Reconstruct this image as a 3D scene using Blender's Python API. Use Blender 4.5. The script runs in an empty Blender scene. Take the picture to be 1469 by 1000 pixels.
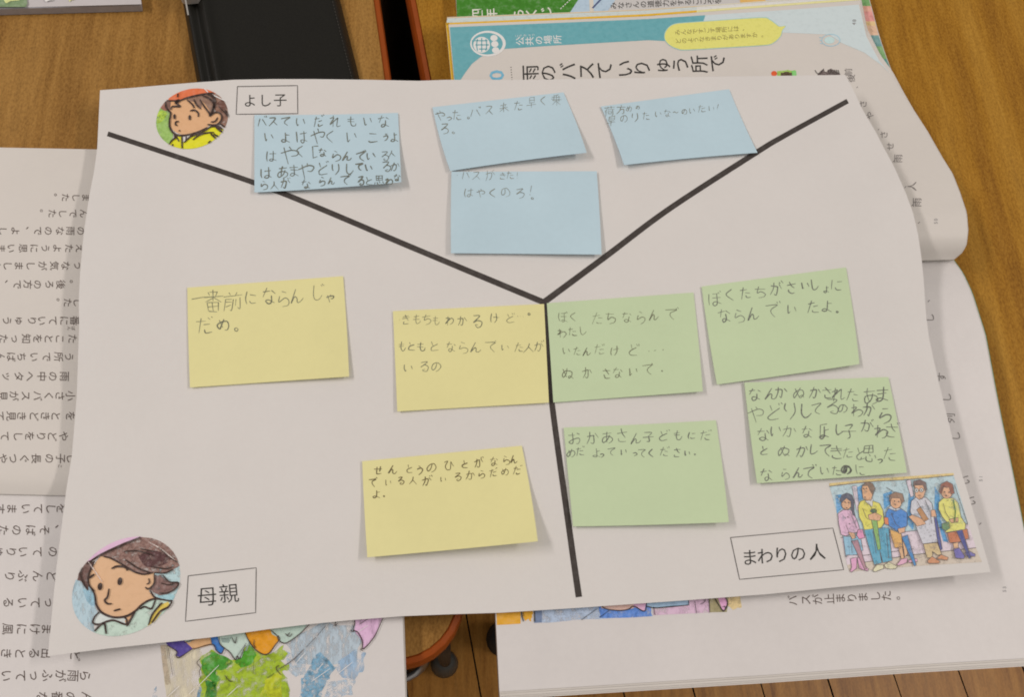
import bpy, math, random
import numpy as np
from mathutils import Vector, Matrix, geometry

random.seed(11)
S = bpy.context.scene
COL = S.collection

# ------------------------------------------------------------------ camera
F = 1320.0                       # focal length in photo pixels (photo is 1469 x 1000)
CAM_H = 0.437                    # metres above the desk top
_n = Vector((0.08831575, 0.38643196, 0.91807988)).normalized()      # desk normal in camera axes
_up = Vector((0, 1, 0)); _y = (_up - _n * _up.dot(_n)).normalized(); _x = _y.cross(_n)
R = Matrix((_x, _y, _n))                                            # camera axes -> world
cam_d = bpy.data.cameras.new('camera'); cam = bpy.data.objects.new('camera', cam_d); COL.objects.link(cam)
cam.matrix_world = Matrix.Translation((0, 0, CAM_H)) @ R.to_4x4()
cam_d.sensor_fit = 'HORIZONTAL'; cam_d.sensor_width = 36.0; cam_d.lens = 36.0 * F / 1469.0
cam_d.clip_start = 0.01; cam_d.clip_end = 50.0
S.camera = cam

# ------------------------------------------------------------------ light and exposure
W = bpy.data.worlds.new('World'); S.world = W; W.use_nodes = True
# a plain room: pale ceiling above, darker walls and furniture towards the horizon and below
_wt = W.node_tree; _bg = _wt.nodes['Background']
_tc = _wt.nodes.new('ShaderNodeTexCoord'); _sx = _wt.nodes.new('ShaderNodeSeparateXYZ'); _cr = _wt.nodes.new('ShaderNodeValToRGB')
_mr = _wt.nodes.new('ShaderNodeMapRange'); _mr.inputs['From Min'].default_value = -1.0
_wt.links.new(_tc.outputs['Generated'], _sx.inputs[0]); _wt.links.new(_sx.outputs['Z'], _mr.inputs['Value'])
_wt.links.new(_mr.outputs['Result'], _cr.inputs['Fac']); _wt.links.new(_cr.outputs['Color'], _bg.inputs[0])
for _p, _v in ((0.0, 0.01), (0.5, 0.03), (0.62, 0.15), (0.85, 0.33), (1.0, 0.39)):
    _e = _cr.color_ramp.elements.new(_p) if 0 < _p < 1 else _cr.color_ramp.elements[int(_p)]
    _e.position = _p; _e.color = (_v, _v * 0.915, _v * 0.835, 1)
_bg.inputs[1].default_value = 1.0
def area(name, loc, target, sx, sy, power, color):
    d = bpy.data.lights.new(name, 'AREA'); d.shape = 'RECTANGLE'; d.size = sx; d.size_y = sy
    d.energy = power; d.color = color
    o = bpy.data.objects.new(name, d); COL.objects.link(o); o.location = loc
    q = (Vector(target) - Vector(loc)).normalized()
    z = -q; y = Vector((0, 1, 0)); y = (y - z * y.dot(z)).normalized(); x = y.cross(z)
    o.matrix_world = Matrix.Translation(loc) @ Matrix((x, y, z)).transposed().to_4x4()
area('ceiling_tube_right', (1.75, 0.15, 1.75), (0, 0.12, 0), 0.19, 1.2, 17.0, (1.0, 0.90, 0.83))
area('ceiling_tube_left', (-1.55, 0.45, 1.7), (0, 0.12, 0), 0.19, 1.2, 17.2, (1.0, 0.905, 0.855))
S.view_settings.view_transform = 'Standard'; S.view_settings.look = 'None'
S.view_settings.exposure = 0.07; S.view_settings.gamma = 1.0
S.render.film_transparent = False
try:
    S.cycles.filter_width = 1.9
    S.cycles.max_bounces = 6
except Exception:
    pass

# ------------------------------------------------------------------ projection helpers
CAMP = Vector((0, 0, CAM_H))
def ray(px, py):
    return R @ Vector((px - 734.5, 500.0 - py, -F))
def hitz(px, py, z):
    d = ray(px, py); t = (z - CAM_H) / d.z
    return (d.x * t, d.y * t, z)
def hit(px, py, surf, extra=0.0):
    """meet the ray through a photo point with the surface z = surf(x, y) + extra"""
    d = ray(px, py); z = 0.015
    for _ in range(14):
        t = (z - CAM_H) / d.z
        zn = surf(d.x * t, d.y * t) + extra
        if abs(zn - z) < 1e-6:
            z = zn; break
        z += (zn - z) * 0.85
    t = (z - CAM_H) / d.z
    return (d.x * t, d.y * t, z)

def lin(c):
    return tuple(((v / 255) / 12.92 if v / 255 < 0.04045 else ((v / 255 + 0.055) / 1.055) ** 2.4) for v in c)
TINT = (0.70, 0.62, 0.555)         # how bright a white surface reads in this light
def alb(*c):
    return tuple(min(0.9, max(0.003, l / t)) for l, t in zip(lin(c), TINT))

# ------------------------------------------------------------------ materials
def nodes_of(name):
    m = bpy.data.materials.new(name); m.use_nodes = True
    nt = m.node_tree; return m, nt, nt.nodes['Principled BSDF']
def nd(nt, t, **kw):
    n = nt.nodes.new(t)
    for k, v in kw.items(): setattr(n, k, v)
    return n
def coords(nt, scale=(1, 1, 1), rot=0.0):
    tc = nd(nt, 'ShaderNodeTexCoord'); mp = nd(nt, 'ShaderNodeMapping')
    mp.inputs['Scale'].default_value = scale; mp.inputs['Rotation'].default_value = (0, 0, rot)
    g = nd(nt, 'ShaderNodeNewGeometry')
    nt.links.new(g.outputs['Position'], mp.inputs['Vector'])
    return mp.outputs['Vector']
def noise(nt, vec, scale, detail=3, rough=0.55, dist=0.0):
    n = nd(nt, 'ShaderNodeTexNoise'); n.inputs['Scale'].default_value = scale
    n.inputs['Detail'].default_value = detail; n.inputs['Roughness'].default_value = rough
    n.inputs['Distortion'].default_value = dist
    nt.links.new(vec, n.inputs['Vector']); return n.outputs['Fac']
def ramp(nt, fac, stops):
    r = nd(nt, 'ShaderNodeValToRGB'); e = r.color_ramp.elements
    while len(e) > 1: e.remove(e[0])
    e[0].position = stops[0][0]; e[0].color = (*stops[0][1], 1)
    for p, c in stops[1:]:
        k = e.new(p); k.color = (*c, 1)
    nt.links.new(fac, r.inputs['Fac']); return r.outputs['Color']
def mixc(nt, fac, a, b, mode='MIX'):
    m = nd(nt, 'ShaderNodeMix', data_type='RGBA', blend_type=mode)
    if isinstance(fac, (int, float)): m.inputs[0].default_value = fac
    else: nt.links.new(fac, m.inputs[0])
    for i, v in ((6, a), (7, b)):
        if isinstance(v, tuple): m.inputs[i].default_value = (*v, 1)
        else: nt.links.new(v, m.inputs[i])
    return m.outputs[2]
def bump(nt, b, fac, strength, dist=0.0005):
    n = nd(nt, 'ShaderNodeBump'); n.inputs['Strength'].default_value = strength; n.inputs['Distance'].default_value = dist
    nt.links.new(fac, n.inputs['Height']); nt.links.new(n.outputs['Normal'], b.inputs['Normal'])
def scl(c, k): return tuple(min(0.92, v * k) for v in c)

def paper_mat(name, c, rough=0.62, var=0.035, spec=0.25, fibre=0.10, dent=0.0002):
    m, nt, b = nodes_of(name); v = coords(nt)
    n1 = noise(nt, v, 28, 3); n2 = noise(nt, v, 2600, 2)
    n3 = noise(nt, v, 320, 3)
    a = ramp(nt, n1, [(0.3, scl(c, 1 - var)), (0.7, scl(c, 1 + var * 0.5))])
    a2 = mixc(nt, 0.35, a, ramp(nt, n3, [(0.35, scl(c, 1 - var)), (0.65, c)]))
    nt.links.new(a2, b.inputs['Base Color'])
    b.inputs['Roughness'].default_value = rough; b.inputs['Specular IOR Level'].default_value = spec
    n5 = noise(nt, v, 46, 4, 0.6, 0.6)
    mx = nd(nt, 'ShaderNodeMath', operation='MULTIPLY_ADD'); mx.inputs[1].default_value = 5.0
    nt.links.new(n5, mx.inputs[0]); nt.links.new(n2, mx.inputs[2])
    bump(nt, b, mx.outputs[0], fibre, dent)
    return m
_inks = {}
def ink(c, var=0.10, scale=420, rough=0.6, gap=0.0, gap_scale=260, streak=False):
    """printed ink or watercolour; gap > 0 lets the paper show through in specks"""
    key = (c, var, scale, gap, gap_scale, streak)
    if key in _inks: return _inks[key]
    m, nt, b = nodes_of('ink'); v = coords(nt, (1, 0.35, 1) if streak else (1, 1, 1), 0.75 if streak else 0)
    n = noise(nt, v, scale, 4, 0.65)
    base = alb(*c)
    lo = scl(base, 1 - var * 1.6); hi = tuple(min(0.9, x + (0.8 - x) * var) for x in base)
    nt.links.new(ramp(nt, n, [(0.3, lo), (0.5, base), (0.72, hi)]), b.inputs['Base Color'])
    b.inputs['Roughness'].default_value = rough; b.inputs['Specular IOR Level'].default_value = 0.2
    if gap > 0:
        g = noise(nt, v, gap_scale, 5, 0.7)
        r = nd(nt, 'ShaderNodeValToRGB'); r.color_ramp.elements[0].position = 0.26 + gap * 0.25; r.color_ramp.elements[1].position = 0.46 + gap * 0.3
        r.color_ramp.elements[0].color = (0, 0, 0, 1)
        nt.links.new(g, r.inputs['Fac']); nt.links.new(r.outputs['Color'], b.inputs['Alpha'])
    _inks[key] = m
    return m
def pencil(c=(84, 80, 66)):
    m, nt, b = nodes_of('pencil_lead'); v = coords(nt)
    n = noise(nt, v, 900, 3, 0.7)
    base = alb(*c)
    nt.links.new(ramp(nt, n, [(0.35, scl(base, 0.7)), (0.7, scl(base, 1.9))]), b.inputs['Base Color'])
    b.inputs['Roughness'].default_value = 0.5
    return m
def plain(name, c, rough=0.5, metal=0.0, spec=0.5, var=0.08, scale=300, bmp=0.0):
    m, nt, b = nodes_of(name); v = coords(nt); n = noise(nt, v, scale, 3)
    nt.links.new(ramp(nt, n, [(0.3, scl(c, 1 - var)), (0.7, scl(c, 1 + var))]), b.inputs['Base Color'])
    b.inputs['Roughness'].default_value = rough; b.inputs['Metallic'].default_value = metal
    b.inputs['Specular IOR Level'].default_value = spec
    if bmp: bump(nt, b, n, bmp)
    return m
def wood_mat(name, c_lo, c_mid, c_hi, ang, band, fine, rough=0.45, wavy=0.25, fleck=0.5, fmix=0.55, spec=0.35):
    m, nt, b = nodes_of(name)
    v = coords(nt, (1, 0.05, 1), -ang)
    v2 = coords(nt, (1, 0.10, 1), -ang)
    v3 = coords(nt, (1, 0.5, 1), -ang)
    n1 = noise(nt, v, band, 2, 0.5, wavy); n2 = noise(nt, v2, fine, 4, 0.65); n3 = noise(nt, v3, fine * 3.5, 3, 0.7)
    c = ramp(nt, n1, [(0.36, c_lo), (0.5, c_mid), (0.64, c_hi)])
    c = mixc(nt, fmix, c, ramp(nt, n2, [(0.3, scl(c_lo, 0.8)), (0.5, c_mid), (0.72, scl(c_hi, 1.12))]))
    c = mixc(nt, 0.30 * fleck, c, ramp(nt, n3, [(0.35, scl(c_lo, 0.6)), (0.6, scl(c_hi, 1.25))]))
    nt.links.new(c, b.inputs['Base Color'])
    b.inputs['Roughness'].default_value = rough; b.inputs['Specular IOR Level'].default_value = spec
    bump(nt, b, n2, 0.08, 0.0003)
    return m

# ------------------------------------------------------------------ mesh builder
class MB:
    def __init__(self): self.v = []; self.f = []; self.mi = []; self.mats = []
    def mat(self, m):
        if m not in self.mats: self.mats.append(m)
        return self.mats.index(m)
    def add(self, verts, faces, m):
        o = len(self.v); k = self.mat(m); self.v += [tuple(p) for p in verts]
        for f in faces: self.f.append(tuple(i + o for i in f)); self.mi.append(k)
    def build(self, name, parent=None, smooth=False, loc=None, up=False):
        me = bpy.data.meshes.new(name); ob = bpy.data.objects.new(name, me); COL.objects.link(ob)
        V = np.array(self.v, dtype=float).reshape(-1, 3)
        if parent is not None:
            off = np.array(parent['_loc']); ob.parent = parent; ob['_loc'] = list(off)
        else:
            if loc is None: loc = (float((V[:, 0].min() + V[:, 0].max()) / 2), float((V[:, 1].min() + V[:, 1].max()) / 2), float(V[:, 2].min()))
            off = np.array(loc); ob.location = loc; ob['_loc'] = list(loc)
        F_ = self.f
        if up:
            G = []
            for f in F_:
                a, b, c = V[f[0]], V[f[1]], V[f[2]]
                nz = (b[0] - a[0]) * (c[1] - a[1]) - (b[1] - a[1]) * (c[0] - a[0])
                G.append(f if nz >= 0 else f[::-1])
            F_ = G
        me.from_pydata([tuple(p) for p in (V - off)], [], F_)
        for m in self.mats: me.materials.append(m)
        me.polygons.foreach_set('material_index', self.mi)
        if smooth: me.polygons.foreach_set('use_smooth', [True] * len(me.polygons))
        me.update(); return ob
def empty(name, loc):
    o = bpy.data.objects.new(name, None); COL.objects.link(o); o.location = loc; o['_loc'] = list(loc)
    o.empty_display_size = 0.02; return o
def tag(o, label, cat, group=None):
    o['label'] = label; o['category'] = cat
    if group: o['group'] = group
    return o

def resample(P, n):
    P = np.array(P, float); d = np.r_[0, np.cumsum(np.hypot(*np.diff(P, axis=0).T))]
    t = np.linspace(0, d[-1], n); return np.c_[np.interp(t, d, P[:, 0]), np.interp(t, d, P[:, 1])]
def smooth_line(P, per=6):
    """Catmull-Rom through the points"""
    P = [np.array(p, float) for p in P]
    if len(P) < 3: return [tuple(p) for p in resample(P, 4)]
    Q = [2 * P[0] - P[1]] + P + [2 * P[-1] - P[-2]]; out = []
    for i in range(1, len(Q) - 2):
        a, b, c, d = Q[i - 1:i + 3]
        for k in range(per):
            t = k / per
            out.append(tuple(0.5 * ((2 * b) + (c - a) * t + (2 * a - 5 * b + 4 * c - d) * t * t + (3 * b - a - 3 * c + d) * t ** 3)))
    out.append(tuple(P[-1])); return out
def coons(top, bot, left, right, nu, nv):
    T = resample(top, nu); B = resample(bot, nu); L = resample(left, nv); Rr = resample(right, nv)
    g = np.zeros((nv, nu, 2))
    for j in range(nv):
        v = j / (nv - 1)
        for i in range(nu):
            u = i / (nu - 1)
            g[j, i] = (1 - v) * T[i] + v * B[i] + (1 - u) * L[j] + u * Rr[j] - ((1 - u) * (1 - v) * T[0] + u * (1 - v) * T[-1] + (1 - u) * v * B[0] + u * v * B[-1])
    return g
def sheet(mb, g, fun, thick, m, m_edge=None):
    """g: pixel grid (nv, nu, 2) with row 0 at the far side; a thin slab on fun(px, py, u, v) -> xyz"""
    nv, nu, _ = g.shape; top = []
    for j in range(nv):
        for i in range(nu): top.append(fun(g[j, i, 0], g[j, i, 1], i / (nu - 1), j / (nv - 1)))
    th = thick if callable(thick) else (lambda p: thick)
    bot = [(p[0], p[1], p[2] - th(p)) for p in top]; N = nu * nv
    idx = lambda j, i: j * nu + i
    ft = [(idx(j + 1, i), idx(j + 1, i + 1), idx(j, i + 1), idx(j, i)) for j in range(nv - 1) for i in range(nu - 1)]
    fb = [tuple(N + k for k in f[::-1]) for f in ft]
    ring = [idx(0, i) for i in range(nu)] + [idx(j, nu - 1) for j in range(1, nv)] + [idx(nv - 1, i) for i in range(nu - 2, -1, -1)] + [idx(j, 0) for j in range(nv - 2, 0, -1)]
    fs = [(ring[k], ring[(k + 1) % len(ring)], N + ring[(k + 1) % len(ring)], N + ring[k]) for k in range(len(ring))]
    mb.add(top, ft, m)
    # underside and rim get their own vertices so that shading stays crisp
    o = [(p[0], p[1], p[2]) for p in top] + bot
    mb.add(o, fb + fs, m_edge or m)
    return np.array(top).reshape(nv, nu, 3)

# --- drawing on surfaces: everything is given in photo pixels and lands on the real surface
def poly_print(mb, P, on, m, lift, step=14):
    P = [tuple(p) for p in P]; n = len(P)
    if n < 3: return
    xs = [p[0] for p in P]; ys = [p[1] for p in P]
    # densify outline
    Q = []
    for i in range(n):
        a, b = P[i], P[(i + 1) % n]; L = math.hypot(b[0] - a[0], b[1] - a[1]); k = max(1, int(L / step))
        for t in range(k): Q.append((a[0] + (b[0] - a[0]) * t / k, a[1] + (b[1] - a[1]) * t / k))
    pts = [Vector(q) for q in Q]; ne = len(pts)
    y = min(ys) + step * 0.5
    while y < max(ys):
        x = min(xs) + step * 0.5
        while x < max(xs): pts.append(Vector((x, y))); x += step
        y += step
    edges = [(i, (i + 1) % ne) for i in range(ne)]
    try:
        ov, oe, of, _, _, _ = geometry.delaunay_2d_cdt(pts, edges, [list(range(ne))], 1, 1e-4)
    except Exception:
        return
    mb.add([on(p[0], p[1], lift) for p in ov], [tuple(f) for f in of], m)
def ribbon(mb, P, w, on, m, lift, smooth=True, taper=0.0, step=6):
    P = smooth_line(P) if (smooth and len(P) > 2) else [tuple(p) for p in P]
    if not smooth:
        Q = [P[0]]
        for a, b in zip(P, P[1:]):
            k = max(1, int(math.hypot(b[0] - a[0], b[1] - a[1]) / step))
            Q += [(a[0] + (b[0] - a[0]) * t / k, a[1] + (b[1] - a[1]) * t / k) for t in range(1, k + 1)]
        P = Q
    n = len(P); V = []
    for i, p in enumerate(P):
        a = P[max(0, i - 1)]; b = P[min(n - 1, i + 1)]
        dx, dy = b[0] - a[0], b[1] - a[1]; L = math.hypot(dx, dy) or 1
        t = i / max(1, n - 1)
        ww = (w[0] + (w[1] - w[0]) * t) if isinstance(w, (tuple, list)) else w
        if taper: ww *= 1 - taper * (abs(2 * t - 1) ** 3)
        ox, oy = -dy / L * ww / 2, dx / L * ww / 2
        V.append(on(p[0] + ox, p[1] + oy, lift)); V.append(on(p[0] - ox, p[1] - oy, lift))
    mb.add(V, [(2 * i, 2 * i + 1, 2 * i + 3, 2 * i + 2) for i in range(n - 1)], m)
def ell(cx, cy, rx, ry, n=28, rot=0.0):
    c, s = math.cos(rot), math.sin(rot)
    return [(cx + rx * math.cos(a) * c - ry * math.sin(a) * s, cy + rx * math.cos(a) * s + ry * math.sin(a) * c) for a in [2 * math.pi * k / n for k in range(n)]]
def tilted(cx, cy, hw, hh, dx):
    """leaning ellipse: half width, half height, and how far its lowest point is shifted along x"""
    L = np.linalg.cholesky(np.array([[hh * hh, dx * hh], [dx * hh, hw * hw]]))      # (y, x)
    Li = np.linalg.inv(L)
    P = [(cx + (L @ (math.cos(t), math.sin(t)))[1], cy + (L @ (math.cos(t), math.sin(t)))[0]) for t in [2 * math.pi * k / 56 for k in range(56)]]
    return P, (lambda p: float(np.sum((Li @ (p[1] - cy, p[0] - cx)) ** 2)) <= 1.0)
def clip(P, C):
    """Sutherland-Hodgman against convex polygon C"""
    area2 = sum(a[0] * b[1] - a[1] * b[0] for a, b in zip(C, C[1:] + C[:1])); sg = 1 if area2 > 0 else -1
    out = list(P)
    for a, b in zip(C, C[1:] + C[:1]):
        inp, out = out, []
        if not inp: break
        side = lambda p: sg * ((b[0] - a[0]) * (p[1] - a[1]) - (b[1] - a[1]) * (p[0] - a[0]))
        for i, p in enumerate(inp):
            q = inp[i - 1]; sp, sq = side(p), side(q)
            if (sp >= 0) != (sq >= 0):
                t = sq / (sq - sp); out.append((q[0] + (p[0] - q[0]) * t, q[1] + (p[1] - q[1]) * t))
            if sp >= 0: out.append(p)
    return out
def clip_line(P, inside):
    """runs of a polyline that are inside"""
    runs, cur = [], []
    for p in smooth_line(P, 8) if len(P) > 2 else [tuple(x) for x in resample(P, 20)]:
        if inside(p): cur.append(p)
        else:
            if len(cur) > 1: runs.append(cur)
            cur = []
    if len(cur) > 1: runs.append(cur)
    return runs
def ragged(P, amp, n_per=3):
    P = [tuple(p) for p in P]; out = []
    for a, b in zip(P, P[1:] + P[:1]):
        for k in range(n_per):
            t = k / n_per
            out.append((a[0] + (b[0] - a[0]) * t + random.uniform(-amp, amp), a[1] + (b[1] - a[1]) * t + random.uniform(-amp, amp)))
    return smooth_line(out + [out[0]], 3)[:-1]
def xf(ox, oy, s):
    return lambda P: [(ox + x / s, oy + y / s) for x, y in P]

# --- printed letters: outlines of the built-in font laid on the surface
_gl = {}
def glyph(ch, bold=0.0):
    if (ch, bold) in _gl: return _gl[(ch, bold)]
    c = bpy.data.curves.new('glyph', 'FONT'); c.body = ch; c.resolution_u = 2; c.offset = bold
    o = bpy.data.objects.new('glyph', c); COL.objects.link(o)
    dg = bpy.context.evaluated_depsgraph_get(); me = bpy.data.meshes.new_from_object(o.evaluated_get(dg))
    V = [(v.co.x, v.co.y) for v in me.vertices]; Fs = [tuple(p.vertices) for p in me.polygons]
    bpy.data.objects.remove(o); bpy.data.curves.remove(c); bpy.data.meshes.remove(me)
    _gl[(ch, bold)] = (V, Fs); return V, Fs
def put_glyph(mb, ch, cx, cy, size, rot, on, m, lift, bold=0.0, sx=1.0, mid=(0.5, 0.38)):
    """rot in degrees, counter-clockwise as seen in the picture"""
    V, Fs = glyph(ch, bold); a = math.radians(rot); c, s = math.cos(a), math.sin(a); out = []
    for x, y in V:
        x = (x - mid[0]) * size * sx; y = (y - mid[1]) * size
        out.append(on(cx + x * c - y * s, cy - (x * s + y * c), lift))
    mb.add(out, Fs, m)
def put_row(mb, text, p0, p1, size, rot, on, m, lift, bold=0.0, sx=1.0):
    n = len(text)
    for i, ch in enumerate(text):
        t = i / max(1, n - 1)
        if ch != ' ': put_glyph(mb, ch, p0[0] + (p1[0] - p0[0]) * t, p0[1] + (p1[1] - p0[1]) * t, size, rot, on, m, lift, bold, sx)

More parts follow.
